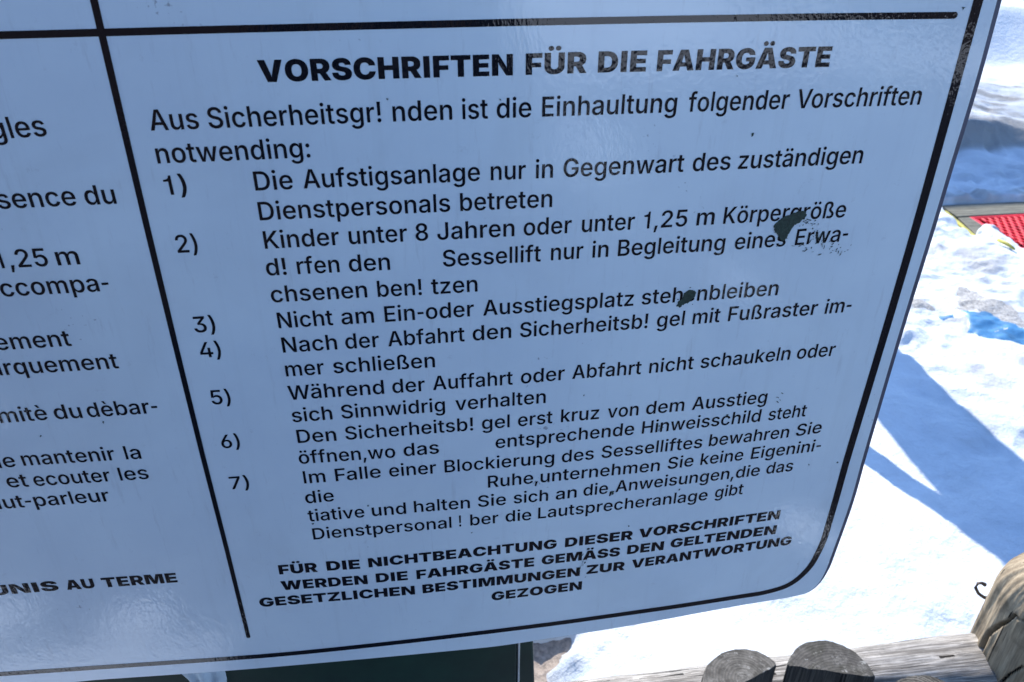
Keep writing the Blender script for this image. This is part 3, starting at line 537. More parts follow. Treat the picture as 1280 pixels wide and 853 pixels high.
HEAVY = {
    'A': '795|22,0 258,728 528,728 772,0 549,0 464,282 437,374o 389,572o 368,669 413,669 392,572o 350,374o 324,282 243,0|197,140 197,287 598,287 598,140',
    'B': '668|47,0 47,728 362,728 445,728o 559,683o 616,601o 616,546 616,506o 581,439o 518,395o 476,387 476,379 522,377o 599,334o 645,257o 645,206 645,146o 583,53o 469,0o 390,0|244,157 337,157 386,157o 437,195o 437,231 437,257o 413,293o 370,312o 340,312 244,312|244,434 325,434 351,434o 391,450o 413,480o 413,503 413,536o 365,572o 328,572 244,572',
    'C': '748|385,-10 285,-10o 126,76o 34,243o 34,363 34,485o 128,652o 287,737o 385,737 453,737o 567,701o 654,630o 708,528o 715,462 515,462 512,485o 493,523o 461,551o 418,565o 391,565 341,565o 272,517o 237,427o 237,363 237,297o 273,207o 341,162o 390,162 417,162o 460,177o 492,204o 512,242o 516,266 716,266 712,219o 668,123o 585,41o 465,-10o',
    'D': '723|327,0 128,0 128,168 319,168 374,168o 450,202o 490,288o 490,363 490,439o 449,525o 371,560o 313,560 125,560 125,728 324,728 437,728o 600,640o 688,477o 688,363 688,250o 600,87o 438,0o|244,728 244,0 47,0 47,728',
    'E': '613|47,0 47,728 571,728 571,568 244,568 244,445 544,445 544,290 244,290 244,159 569,159 569,0',
    'F': '584|47,0 47,728 559,728 559,568 244,568 244,404 527,404 527,249 244,249 244,0',
    'G': '754|391,-10 285,-10o 124,81o 34,248o 34,362 34,482o 130,650o 292,737o 390,737 454,737o 565,701o 651,633o 703,542o 709,487 510,487 505,506o 485,535o 456,555o 417,565o 394,565 344,565o 274,518o 237,428o 237,365 237,301o 272,210o 341,162o 393,162 438,162o 498,188o 527,237o 527,270 562,266 396,266 396,406 718,406 718,306 718,206o 634,65o 486,-10o',
    'H': '750|47,0 47,728 244,728 244,451 506,451 506,728 703,728 703,0 506,0 506,292 244,292 244,0',
    'I': '318|61,0 61,728 257,728 257,0',
    'L': '565|47,0 47,728 244,728 244,159 538,159 538,0',
    'M': '956|47,0 47,728 358,728 424,500 432,471o 454,374o 475,263o 492,161o 497,126 460,126 465,161o 482,263o 503,374o 524,471o 533,500 597,728 909,728 909,0 710,0 710,281 710,306o 712,389o 715,487o 718,587o 718,629 729,629 720,583o 698,482o 674,387o 653,308o 645,281 561,0 396,0 311,281 303,308o 281,387o 256,482o 233,583o 224,629 238,629 238,587o 241,487o 244,389o 246,306o 246,281 246,0',
    'N': '770|47,0 47,728 262,728 435,442 458,405o 497,331o 533,241o 552,182 535,182 533,221o 525,325o 520,426o 520,461 520,728 723,728 723,0 508,0 346,266 319,311o 277,390o 239,478o 214,535 234,535 238,484o 246,382o 250,295o 250,266 250,0',
    'O': '775|388,-10 289,-10o 128,76o 34,243o 34,363 34,485o 128,652o 289,737o 388,737 487,737o 647,652o 741,485o 741,363 741,242o 647,76o 487,-10o|388,162 437,162o 504,208o 538,298o 538,363 538,429o 504,519o 437,565o 388,565 339,565o 272,519o 237,429o 237,363 237,298o 272,208o 339,162o',
    'P': '656|47,0 47,728 360,728 441,728o 563,664o 631,547o 631,470 631,392o 562,278o 437,216o 354,216 166,216 166,369 313,369 349,369o 398,394o 425,439o 425,470 425,501o 398,546o 349,569o 313,569 244,569 244,0',
    'R': '668|47,0 47,728 360,728 441,728o 563,668o 631,558o 631,480 631,402o 562,295o 437,240o 354,240 166,240 166,394 313,394 349,394o 398,411o 425,449o 425,480 425,512o 398,551o 349,569o 313,569 244,569 244,0|440,0 263,334 473,334 655,0',
    'S': '666|343,-9 248,-9o 107,47o 29,165o 28,256 216,256 218,223o 248,177o 302,153o 340,153 372,153o 415,169o 437,197o 437,215 437,231o 416,256o 368,277o 327,285 254,301 158,321o 47,420o 47,506 47,575o 122,679o 254,737o 341,737 429,737o 558,678o 627,571o 628,500 438,500 436,536o 389,575o 341,575 311,575o 271,561o 253,536o 253,520 253,502o 273,477o 316,458o 351,450 410,438 470,425o 557,383o 612,327o 638,256o 638,215 638,143o 567,43o 435,-9o',
    'T': '687|27,568 27,728 659,728 659,568 442,568 442,0 245,0 245,568',
    'U': '722|360,-9 267,-9o 125,57o 47,179o 47,262 47,728 244,728 244,278 244,244o 274,192o 327,162o 360,162 395,162o 447,192o 478,244o 478,278 478,728 675,728 675,262 675,179o 596,57o 454,-9o',
    'V': '795|267,0 22,728 246,728 331,445 358,354o 404,164o 425,66 381,66 402,164o 445,354o 471,445 552,728 772,728 536,0',
    'W': '1082|215,0 22,728 243,728 301,445 312,392o 330,266o 347,140o 356,86 317,86 327,140o 346,266o 366,392o 378,445 442,728 640,728 704,445 716,392o 736,266o 755,140o 765,86 726,86 735,140o 751,266o 770,392o 780,445 839,728 1060,728 867,0 644,0 571,296 553,373o 531,551o 515,633 567,633 548,551o 530,374o 511,296 438,0',
    'Z': '694|50,0 50,109 319,469 351,512o 430,597o 470,640 482,576 430,570o 326,568o 273,568 51,568 51,728 645,728 645,618 381,266 348,221o 266,132o 224,88 212,151 269,157o 381,159o 438,159 644,159 644,0',
    'Ä': '795|22,0 258,728 528,728 772,0 549,0 464,282 437,374o 389,572o 368,669 413,669 392,572o 350,374o 324,282 243,0|197,140 197,287 598,287 598,140|508,791 473,791o 422,839o 422,873 422,907o 473,956o 508,956 544,956o 594,907o 594,873 594,839o 544,791o|283,791 247,791o 197,839o 197,873 197,907o 247,956o 283,956 318,956o 369,907o 369,873 369,839o 318,791o',
    'Ü': '722|360,-9 267,-9o 125,57o 47,179o 47,262 47,728 244,728 244,278 244,244o 274,192o 327,162o 360,162 395,162o 447,192o 478,244o 478,278 478,728 675,728 675,262 675,179o 596,57o 454,-9o|473,791 438,791o 387,839o 387,873 387,907o 438,956o 473,956 509,956o 559,907o 559,873 559,839o 509,791o|248,791 212,791o 162,839o 162,873 162,907o 212,956o 248,956 283,956o 333,907o 333,873 333,839o 283,791o',
}

KERN = {'Vo': -40, 'Wä': -25, 'Fa': -30, 'F\u00fc': 0, 'AH': 0, 'ra': -8, 'Fu': 0, 'LT': -60}
def contours(code):
    """advance and flattened contours of a glyph"""
    part = code.split('|'); adv = int(part[0]); cs = []
    for c in part[1:]:
        pts = []
        for t in c.split():
            on = not t.endswith('o'); x, y = t.rstrip('o').split(','); pts.append((float(x), float(y), on))
        full = []; n = len(pts)
        for i in range(n):
            a, b = pts[i], pts[(i+1) % n]; full.append(a)
            if not a[2] and not b[2]: full.append(((a[0]+b[0])/2, (a[1]+b[1])/2, True))
        while not full[0][2]: full = full[1:]+full[:1]
        out = []; n = len(full); i = 0
        while i < n:
            a = full[i]; b = full[(i+1) % n]
            if b[2]: out.append(a[:2]); i += 1
            else:
                c2 = full[(i+2) % n]
                for k in range(6):
                    t = k/6; out.append(tuple((1-t)**2*a[j]+2*t*(1-t)*b[j]+t*t*c2[j] for j in (0, 1)))
                i += 2
        cs.append(out)
    return adv, cs
_cache = {}
def winding(p, cs):
    w = 0
    for c in cs:
        for (x0, y0), (x1, y1) in zip(c, c[1:]+c[:1]):
            if (y0 > p[1]) != (y1 > p[1]) and p[0] < (x1-x0)*(p[1]-y0)/(y1-y0)+x0: w += 1 if y1 > y0 else -1
    return w
def glyph_mesh(ch, bold):
    if (ch, bold) in _cache: return _cache[ch, bold]
    from mathutils.geometry import delaunay_2d_cdt
    adv, cs = contours((HEAVY if bold else REGULAR)[ch]); vs = []; es = []
    for c in cs:
        n0 = len(vs); m = len(c); vs += [Vector(p)/1000 for p in c]; es += [(n0+i, n0+(i+1) % m) for i in range(m)]
    v2, e2, f2, *_ = delaunay_2d_cdt(vs, es, [], 0, 1e-6)
    fs = [tuple(f) for f in f2 if winding((sum(v2[i].x for i in f)/len(f)*1000, sum(v2[i].y for i in f)/len(f)*1000), cs)]
    _cache[ch, bold] = (adv/1000, [(v.x, v.y) for v in v2], fs); return _cache[ch, bold]
def glyphs(txt, bold):
    co = []; fs = []; x = 0
    for i, ch in enumerate(txt):
        adv, c, f = glyph_mesh(ch, bold); n0 = len(co)
        co += [(p[0]+x, p[1]) for p in c]; fs += [tuple(n0+k for k in q) for q in f]
        x += adv+KERN.get(txt[i:i+2], 0)/1000
    return np.array(co), fs
BOLD_OFF = 0.0
CAP = .728
SXLOG = []
def interp(base, x):
    if x <= base[0][0]: a, b = base[0], base[1]
    elif x >= base[-1][0]: a, b = base[-2], base[-1]
    else:
        for a, b in zip(base, base[1:]):
            if a[0] <= x <= b[0]: break
    return a[1]+(b[1]-a[1])*(x-a[0])/(b[0]-a[0])
def line(base, words, cap=.0148, bold=False, label=None, sx0=None):
    """base: baseline points (photo px); words: (text, left px, right px) measured on the baseline"""
    V = []; F = []
    for txt, xl, xr in words:
        co, fs = glyphs(txt, bold)
        k = cap/(CAP+(2*BOLD_OFF if bold else 0))
        B = Vector(sgn(xr, interp(base, xr))); w = co[:, 0].max()-co[:, 0].min()
        if xl is None:
            sx = sx0*k; s2 = interp(base, xr)-interp(base, xr-20)
            A2 = Vector(sgn(xr-20, interp(base, xr-20))); A = B+(A2-B).normalized()*(w*sx)
        else:
            A = Vector(sgn(xl, interp(base, xl))); sx = (B-A).length/w; SXLOG.append((txt, round(sx/k, 3)))
        t = (B-A).normalized(); n = Vector((0, 1))      # letters stay upright on the board
        n0 = len(V); mn = co[:, 0].min()
        yb = BOLD_OFF if bold else 0
        for x, y in co:
            p = A+t*((x-mn)*sx)+n*((y+yb)*k); V.append((p.x, YI, p.y))
        F += [tuple(n0+i for i in f) for f in fs]
    o = mesh_obj('lettering', V, F, M_INK); keep(o, sign)
    if sum(p.normal.y*p.area for p in o.data.polygons) > 0: o.data.flip_normals()
    if label: o['label'] = label
    return o
line([(336, 102.8), (641, 94.4), (733, 91.3), (806, 89.6), (900, 87.5), (1036, 83.7)],
     [('VORSCHRIFTEN', 325, 641), ('FÜR', 657, 733), ('DIE', 747, 807), ('FAHRGÄSTE', 820.5, 1036)], .0150, True, 'bold heading lettering')
line([(190, 163.5), (290, 159.5), (466, 153), (680, 146), (860, 140), (1150, 131)],
     [('Aus', 189, 250), ('Sicherheitsgr!', 262, 477), ('nden', 491.5, 565.5), ('ist', 578, 610), ('die', 621, 664), ('Einhaultung', 677.5, 845), ('folgender', 859.5, 984.5), ('Vorschriften', 994.5, 1149)])
line([(199, 204.5), (386, 197)], [('notwending:', 197.5, 388.5)])
line([(205, 244.5), (236, 242)], [('1)', 208, 235)])
line([(319, 238.5), (380, 235.8), (592, 226.5), (690, 222.3), (852, 215), (924, 211.5), (1073, 204.5)],
     [('Die', 319.5, 367), ('Aufstigsanlage', 380, 600), ('nur', 613.5, 657), ('in', 669.5, 691), ('Gegenwart', 704, 854), ('des', 865, 912), ('zuständigen', 922, 1076.5)])
line([(324, 275.7), (518, 266.2), (576, 264), (688, 259)], [('Dienstpersonals', 325, 563), ('betreten', 575.5, 690)])
line([(223, 316.3), (249, 315)], [('2)', 222.5, 248.5)])
line([(331, 311.2), (440, 305.5), (547, 300), (641, 295.5), (730, 290.5), (810, 285.8), (904, 280), (1050, 272)],
     [('Kinder', 331.5, 425), ('unter', 437, 509.5), ('8', 520, 535.5), ('Jahren', 547, 643), ('oder', 654.5, 714), ('unter', 727, 792.5), ('1,25', 804, 858), ('m', 870, 892), ('Körpergröße', 903.5, 1055.5)])
line([(334, 344.7), (423, 340.5), (486, 337.5), (565, 333), (675, 327), (690, 325.5), (773, 320.3), (890, 314), (975, 308.3), (1045, 302.5)],
     [('d!', 334, 359), ('rfen', 372.5, 425), ('den', 437, 488), ('Sessellift', 554, 676), ('nur', 688.5, 728.5), ('in', 740, 760), ('Begleitung', 772, 905), ('eines', 917.5, 981), ('Erwa-', 993, 1058)])
line([(345, 378), (457, 372), (525, 369), (595, 364.7)], [('chsenen', 340, 459.5), ('ben!', 472.5, 527.5), ('tzen', 539.5, 597)])
line([(244, 416), (271, 414.5)], [('3)', 244, 270.5)])
line([(348, 410.6), (417, 406.4), (481, 402.6), (585, 395.6), (606, 394.6), (785, 383), (805, 380.7), (970, 369.2)],
     [('Nicht', 348.5, 417), ('am', 427.5, 468), ('Ein-oder', 481.5, 592.5), ('Ausstiegsplatz', 604, 791.5), ('stehenbleiben', 801.5, 971.5)])
line([(251, 447.3), (278, 445.8)], [('4)', 251.5, 277.5)])
line([(354, 441), (420, 437), (486, 433.2), (578, 427), (637, 422.5), (657, 421.5), (800, 411), (852, 406.7), (910, 401.7), (1015, 394), (1060, 390)],
     [('Nach', 354, 422), ('der', 432.5, 474.5), ('Abfahrt', 485.5, 581), ('den', 591, 639), ('Sicherheitsb!', 650, 809), ('gel', 820.5, 854.5), ('mit', 865, 899), ('Fußraster', 909.5, 1020), ('im-', 1030, 1062.5)])
line([(359, 470.7), (400, 468.3), (422, 466.5), (542, 459.3)], [('mer', 358, 406), ('schließen', 417.5, 544)])
line([(264, 506), (290, 504.5)], [('5)', 265.5, 289.5)])
line([(369, 499.7), (478, 492.5), (527, 489.3), (543, 487.6), (638, 481), (657, 479.3), (717, 473.7), (798, 468), (862, 461.8), (984, 450), (1035, 445.5)],
     [('Während', 361.5, 480.5), ('der', 491, 531.5), ('Auffahrt', 541.5, 641), ('oder', 651, 705.5), ('Abfahrt', 715, 801), ('nicht', 811, 866), ('schaukeln', 875, 986.5), ('oder', 995, 1042)])
line([(370, 527.7), (414, 524.5), (435, 523), (535, 516), (577, 512.5), (680, 504)], [('sich', 366, 416), ('Sinnwidrig', 427.5, 556.5), ('verhalten', 569.5, 682)])
line([(277, 560.7), (301, 559)], [('6)', 278, 301)])
line([(372, 554), (421, 551), (440, 549.3), (580, 539), (655, 532.6), (688, 529.3), (703, 527.8), (745, 524), (796, 519.3), (853, 513.8), (941, 505.3)],
     [('Den', 372.5, 421), ('Sicherheitsb!', 432.5, 591.5), ('gel', 602.5, 637), ('erst', 647.5, 690.5), ('kruz', 701, 748.5), ('von', 759, 797.5), ('dem', 807, 854.5), ('Ausstieg', 864.5, 957.5)])
line([(381, 579.7), (490, 572.5), (505, 570.5), (544, 567.3), (627, 560), (788, 543.7), (803, 542.3), (945, 527.5), (1002, 521)],
     [('öffnen,wo', 374.5, 494.5), ('das', 505, 549), ('entsprechende', 619.5, 792), ('Hinweisschild', 802, 949.5), ('steht', 959.5, 1006.5)])
line([(287, 612), (312, 610)], [('7)', 289, 312.5)])
line([(380, 604.6), (407, 602.6), (420, 601.6), (470, 597.3), (538, 592.5), (557, 590.8), (675, 581), (710, 577.6), (760, 572), (872, 560.7), (886, 558), (983, 547.2), (1020, 541.8)],
     [('Im', 380.5, 407.5), ('Falle', 420, 476.5), ('einer', 487, 545.5), ('Blockierung', 556, 692.5), ('des', 702, 742), ('Sesselliftes', 751.5, 877), ('bewahren', 885.5, 985), ('Sie', 994, 1025.5)])
line([(388, 629), (412, 627), (610, 609.8), (684, 602.7), (822, 589), (835, 586.5), (862, 583), (880, 581), (923, 575.8), (939, 574), (1012, 565)],
     [('die', 382.5, 418), ('Ruhe,unternehmen', 610, 824), ('Sie', 834, 866), ('keine', 875, 928), ('Eigenini-', 938, 1024.5)])
line([(388, 652), (450, 647.3), (466, 645.3), (508, 642.3), (518, 640.7), (585, 635.5), (598, 634), (632, 631), (643, 629.5), (685, 626), (720, 622), (729, 620.2), (760, 617.3), (770, 615.2), (942, 595.7), (957, 592.7), (989, 588.9)],
     [('tiative', 386, 456), ('und', 465.5, 508), ('halten', 518, 587.5), ('Sie', 597.5, 632.5), ('sich', 642, 685), ('an', 694.5, 720.5), ('die,', 729, 765), ('Anweisungen,die', 769, 948.5), ('das', 957, 990)])
line([(393, 674.6), (563, 660), (577, 658), (590, 657), (622, 654), (632, 652.5), (664, 650), (674, 648.2), (792, 634.3), (878, 626.5), (893, 622.5), (924, 618.2)],
     [('Dienstpersonal', 392, 564.5), ('!', 574, 576.6), ('ber', 588, 623), ('die', 632, 664), ('Lautsprecheranlage', 672.5, 883.5), ('gibt', 893, 928)])
b1 = dict(cap=.0129, bold=True)
line([(349, 718.3), (396, 715), (409, 713.5), (450, 711), (461, 709.5), (545, 701), (690, 686), (707, 684), (790, 674.5), (800, 672.3), (973, 649)],
     [('FÜR', 349.5, 397.5), ('DIE', 409, 450.5), ('NICHTBEACHTUNG', 461, 695.5), ('DIESER', 706, 790.5), ('VORSCHRIFTEN', 798, 973.5)], label='bold warning lettering, first row', **b1)
line([(352, 738), (460, 730), (471, 728.3), (510, 725), (522, 724), (667, 708), (678, 706), (774, 695), (784, 693), (829, 687.5), (838, 685), (969, 667.5)],
     [('WERDEN', 352.5, 460), ('DIE', 470.5, 510), ('FAHRGÄSTE', 521, 667.5), ('GEMÄSS', 677, 774.5), ('DEN', 783.5, 829), ('GELTENDEN', 837.5, 969)], label='bold warning lettering, second row', **b1)
line([(328, 758.7), (519, 743), (529, 741.8), (725, 719.8), (734, 717.5), (781, 712.5), (790, 710.5), (983, 681.5)],
     [('GESETZLICHEN', 325.5, 519), ('BESTIMMUNGEN', 528.5, 724.5), ('ZUR', 733, 780.5), ('VERANTWORTUNG', 789, 988)], label='bold warning lettering, third row', **b1)
line([(615, 751), (727, 737)], [('GEZOGEN', 614.5, 727)], label='single bold word below the warning rows', **b1)
# the French column, cut by the left edge of the photograph
SX = .935
line([(45, 171), (58, 170.2)], [('règles', None, 60)], sx0=SX)
line([(15, 261), (87, 257.2), (145, 254.8)], [('présence', None, 97), ('du', 108.5, 146.5)], sx0=SX)
line([(10, 335), (55, 333), (100, 330.5)], [('1,25', None, 62), ('m', 73, 101)], sx0=SX)
line([(5, 371), (121, 364.5)], [('accompa-', None, 138)], sx0=SX)
line([(5, 437.5), (88, 432.5)], [('embarquement', None, 90.5)], sx0=SX)
line([(6, 469), (147, 460.5)], [('débarquement', None, 149.5)], sx0=SX)
line([(6, 529), (54, 525), (100, 522.7), (121, 521), (184, 517)], [('proximitè', None, 61), ('du', 70, 104), ('dèbar-', 111, 198.5)], sx0=SX)
line([(13, 584), (33, 582), (139, 575.5), (176, 573.5)], [('de', None, 21), ('mantenir', 30, 145.5), ('la', None, 177.5)], sx0=SX)
line([(17, 609.3), (50, 607.5), (133, 602), (158, 600.5), (180, 599)], [('et', 11, 37), ('ecouter', 44.5, 140), ('les', 151, 187)], sx0=SX)
line([(6, 636), (131, 627)], [('haut-parleur', None, 138.5)], sx0=SX)
line([(35, 741.3), (70, 738), (85, 737.5), (118, 735), (138, 734), (220, 728)], [('PUNIS', None, 74.5), ('AU', 84.5, 119.5), ('TERME', 129.5, 222.5)], cap=.0129, bold=True, sx0=1.42, label='bold French warning lettering')

# ---- paint damage
def chip(px, y=YI-.0003, rough=.9, label=None, seed=0):
    rr = random.Random(seed); P = []
    pts = [sgn(*p) for p in px]; n = len(pts)
    for i in range(n):
        a = Vector(pts[i]); b = Vector(pts[(i+1) % n])
        m = max(2, int((b-a).length/.0011))
        for k in range(m):
            P.append(a.lerp(b, k/m)+Vector((rr.uniform(-1, 1), rr.uniform(-1, 1)))*.00060*rough)
    vs = [(p.x, y, p.y) for p in P]+[(p.x, D_SIGN, p.y) for p in P]; m = len(P)
    o = mesh_obj('paint_chip', vs, [tuple(range(m))]+[(i, (i+1) % m, m+(i+1) % m, m+i) for i in range(m)], M_CHIP)
    bm = bmesh.new(); bm.from_mesh(o.data); bmesh.ops.triangulate(bm, faces=[f for f in bm.faces if len(f.verts) > 4])
    bmesh.ops.recalc_face_normals(bm, faces=bm.faces[:]); bm.to_mesh(o.data); bm.free()
    keep(o, sign)
    if label: o['label'] = label
    return o
z6 = lambda L: [(780+x/4, 240+y/4) for x, y in L]
chip(z6([(750, 165), (772, 143), (800, 125), (845, 108), (872, 95), (905, 97), (914, 118), (893, 133), (878, 152), (850, 165), (836, 185), (818, 214), (802, 244), (785, 240), (765, 212), (752, 195)]), label='large dark green paint chip over the ruled text')
chip(z6([(262, 572), (274, 545), (294, 528), (300, 505), (325, 492), (348, 491), (361, 503), (350, 528), (332, 540), (318, 556), (290, 566), (275, 578)]), label='small leaf shaped dark green paint chip', seed=3)
rr = random.Random(4)
def flecks(cx, cy, sx, sy, n, ang, L, seed):
    r2 = random.Random(seed); V = []; F = []
    for _ in range(n):
        x = cx+r2.gauss(0, sx); y = cy+r2.gauss(0, sy); a = ang+r2.gauss(0, .35); l = L*r2.uniform(.3, 1.2); w = r2.uniform(.25, .8)
        dx, dy = math.cos(a), math.sin(a); q = []
        for k in range(6):
            t = 2*math.pi*k/6; u = math.cos(t)*l*r2.uniform(.6, 1.1); v = math.sin(t)*w*r2.uniform(.6, 1.1)
            q.append(sgn(x+dx*u-dy*v, y+dy*u+dx*v))
        n0 = len(V); V += [(p[0], YI-.00025, p[1]) for p in q]; F.append(tuple(range(n0, n0+6)))
    o = mesh_obj('scratch_flecks', V, F, M_CHIP); keep(o, sign); o['kind'] = 'stuff'
flecks(1009, 277, 5, 3, 22, -.5, 2.2, 1); flecks(1022, 297, 6, 6, 34, -1.1, 2.4, 2); flecks(1014, 309, 10, 4, 16, -.6, 3.0, 5)
flecks(1045, 311, 6, 3, 12, -.7, 2.6, 6); flecks(856, 373, 6, 5, 14, -.7, 1.6, 7); flecks(730, 701, 4, 8, 10, -1.1, 4, 8)
flecks(973, 496, 3, 2, 5, .6, 2.5, 9); flecks(825, 534, 3, 3, 8, -1.2, 2, 10); flecks(975, 300, 6, 5, 10, -.8, 1.5, 12)
for q, (x, y, s) in enumerate([(940.5, 168.5, 2.1), (765.5, 616, 2.3), (1204, 10, 1.6), (730, 494, 1.0), (625, 125, .9), (1011, 581, .8), (484, 124, .8), (921, 95, .8), (590, 666, .8), (460, 632, 1.0), (391, 655, 1.0), (1047, 578, .7), (909, 519, .9), (849, 612, .9), (51, 545, .8), (129, 528, .9), (786, 658, .9)]):
    chip([(x-s, y), (x-s*.3, y-s*.8), (x+s, y-s*.9), (x+s*.7, y+s*.4), (x-s*.4, y+s)], YI-.00025, 1.0, seed=20+q)

# ------------------------------------------------------------------ green cabinet under the board
cab = empty('green_cabinet', (-.35, .8, 0), 'dark green painted metal cabinet standing under the notice board', 'cabinet')
xr = .1005
bm = bmesh.new(); box(bm, (-.62, .665, .05), (xr-.004, .98, 1.16), .004); keep(bm_obj('body', bm, M_GREEN), cab)
bm = bmesh.new(); box(bm, (-.62, .648, .07), (xr-.002, .6645, 1.15), .003); d_ = keep(bm_obj('door', bm, M_GREEN), cab)
bm = bmesh.new(); box(bm, (xr-.0015, .6475, .07), (xr+.001, .6655, 1.15), .0006); keep(bm_obj('edge_highlight', bm, M_EDGE_LIT), cab)  # pale strip paints the lit highlight along the cabinet edge
bm = bmesh.new(); box(bm, (.02, .72, .0), (.1265, .79, 1.08), .003, Matrix.Rotation(math.radians(-2.2), 3, 'Y'), (.12, .75, 1.1)); keep(bm_obj('rear_upright', bm, M_GREEN), cab)
bm = bmesh.new(); box(bm, (-.50, .604, 1.25), (-.44, .66, 2.2), .002)
keep(bm_obj('bracket', bm, M_STEEL), cab)
# pale cloth hanging over the cabinet just under the board
def cloth():
    a = gnd(222, 846, 1.12); b = gnd(280, 842, 1.12); y0 = .642
    r1 = ray(250, 842); k = y0/r1.y; xc = r1.x*k; zc = HC+r1.z*k
    vs = []; fs = []; nu, nv = 26, 18
    for i in range(nu+1):
        for j in range(nv+1):
            u = i/nu*2-1; v = j/nv
            wid = .0245*(1-.55*v**1.6)
            x = xc+u*wid+.010*v; z = zc+.012-v*.055-.006*abs(u)**3
            y = y0-.010*math.cos(u*1.5)-.004*math.sin(u*9+v*3)*(.3+v)+.004
            vs.append((x, y, z))
    n0 = len(vs); vs += [(x, y+.0012, z) for x, y, z in vs]
    for i in range(nu):
        for j in range(nv):
            q = i*(nv+1)+j; f = (q, q+nv+1, q+nv+2, q+1); fs.append(f); fs.append(tuple(n0+k for k in f[::-1]))
    return mesh_obj('cloth', vs, fs, M_CLOTH, None, True)
tag(cloth(), 'small pale blue cloth tucked against the dark green cabinet below the board', 'cloth')

# ------------------------------------------------------------------ log fence
fence = empty('log_fence', (.7, .84, 0), 'weathered log fence with a rounded corner post, half round posts and a rail', 'fence')
def log(name, p0, p1, r, mat, nl=60, nr=48, seed=0, amp=.004, dome=0.0, crack=None, knots=()):
    """a real log: uneven round section, grain hollows, an optional crack groove (list of (angle0, angle1, t0, t1, depth))"""
    p0, p1 = Vector(p0), Vector(p1); t = (p1-p0).normalized(); L = (p1-p0).length
    a = (Vector((0, 0, 1)).cross(t)).normalized() if abs(t.z) < .9 else Vector((1, 0, 0)); a = (a-t*a.dot(t)).normalized(); b = t.cross(a)
    U, Th = np.meshgrid(np.linspace(0, 1, nl+1), np.linspace(0, 2*math.pi, nr, endpoint=False), indexing='ij')
    R_ = r*(1+.03*np.sin(Th*2+seed)+.02*np.sin(Th*3+U*3+seed))
    cx_ = np.cos(Th)*2.2+seed; 
    R_ = R_+amp*fbm(cx_+U*L*3, np.sin(Th)*2.2+U*L*1.2, 2.2, 4, seed)
    CR = np.zeros_like(U)
    if crack:
        for a0, a1, t0, t1, dep, wd in crack:
            tt = np.clip((U-t0)/(t1-t0), 0, 1); ang = a0+(a1-a0)*tt+.10*np.sin(tt*7)+.05*fbm(U*9, U*0, 1.5, 3, 8)
            dd = np.abs((Th-ang+math.pi) % (2*math.pi)-math.pi)*r
            w_ = wd*(.35+.65*np.sin(np.clip(tt, 0.02, .98)*math.pi)**.5); q_ = np.clip(1-dd/w_, 0, 1)**.6*((U >= t0) & (U <= t1))
            R_ = R_-dep*q_; CR = np.maximum(CR, q_)
    if dome:
        R_ = R_*np.sqrt(np.clip(1-np.clip((U-(1-dome))/dome, 0, 1)**2.6*.985, 0, 1))
    ca = np.cos(Th); sa = np.sin(Th)
    P = [p0+t*(L*U[i, j])+(a*ca[i, j]+b*sa[i, j])*R_[i, j] for i in range(nl+1) for j in range(nr)]
    fs = [(i*nr+j, i*nr+(j+1) % nr, (i+1)*nr+(j+1) % nr, (i+1)*nr+j) for i in range(nl) for j in range(nr)]
    fs.append(tuple(range(nr))[::-1]); fs.append(tuple(nl*nr+j for j in range(nr)))
    ob = keep(mesh_obj(name, P, fs, mat, None, True), fence)
    if crack and CR is not None:
        ob.data.materials.append(M_CRACK); fm = (CR[:-1, :] > .45) & (CR[1:, :] > .45)
        for q in np.flatnonzero(fm.ravel()): ob.data.polygons[int(q)].material_index = 1
    return ob
log('rail', (-.9, .878, .566), (1.06, .884, .562), .061, M_RAIL, 260, 64, 2, .0045, crack=[(1.0, 1.25, .1, .78, .004, .003), (1.9, 1.6, .35, .95, .003, .0025)])
cp = log('corner_post', (1.098, .862, -.05), (1.094, .868, .838), .088, M_POST, 260, 220, 5, .006, dome=.12,
         crack=[(2.72, 3.3, .62, .90, .020, .0050), (3.3, 4.3, .895, .945, .016, .005), (3.5, 3.8, .55, .80, .012, .0035)])
cp['label'] = 'thick brown corner post with a rounded top and a long crack'
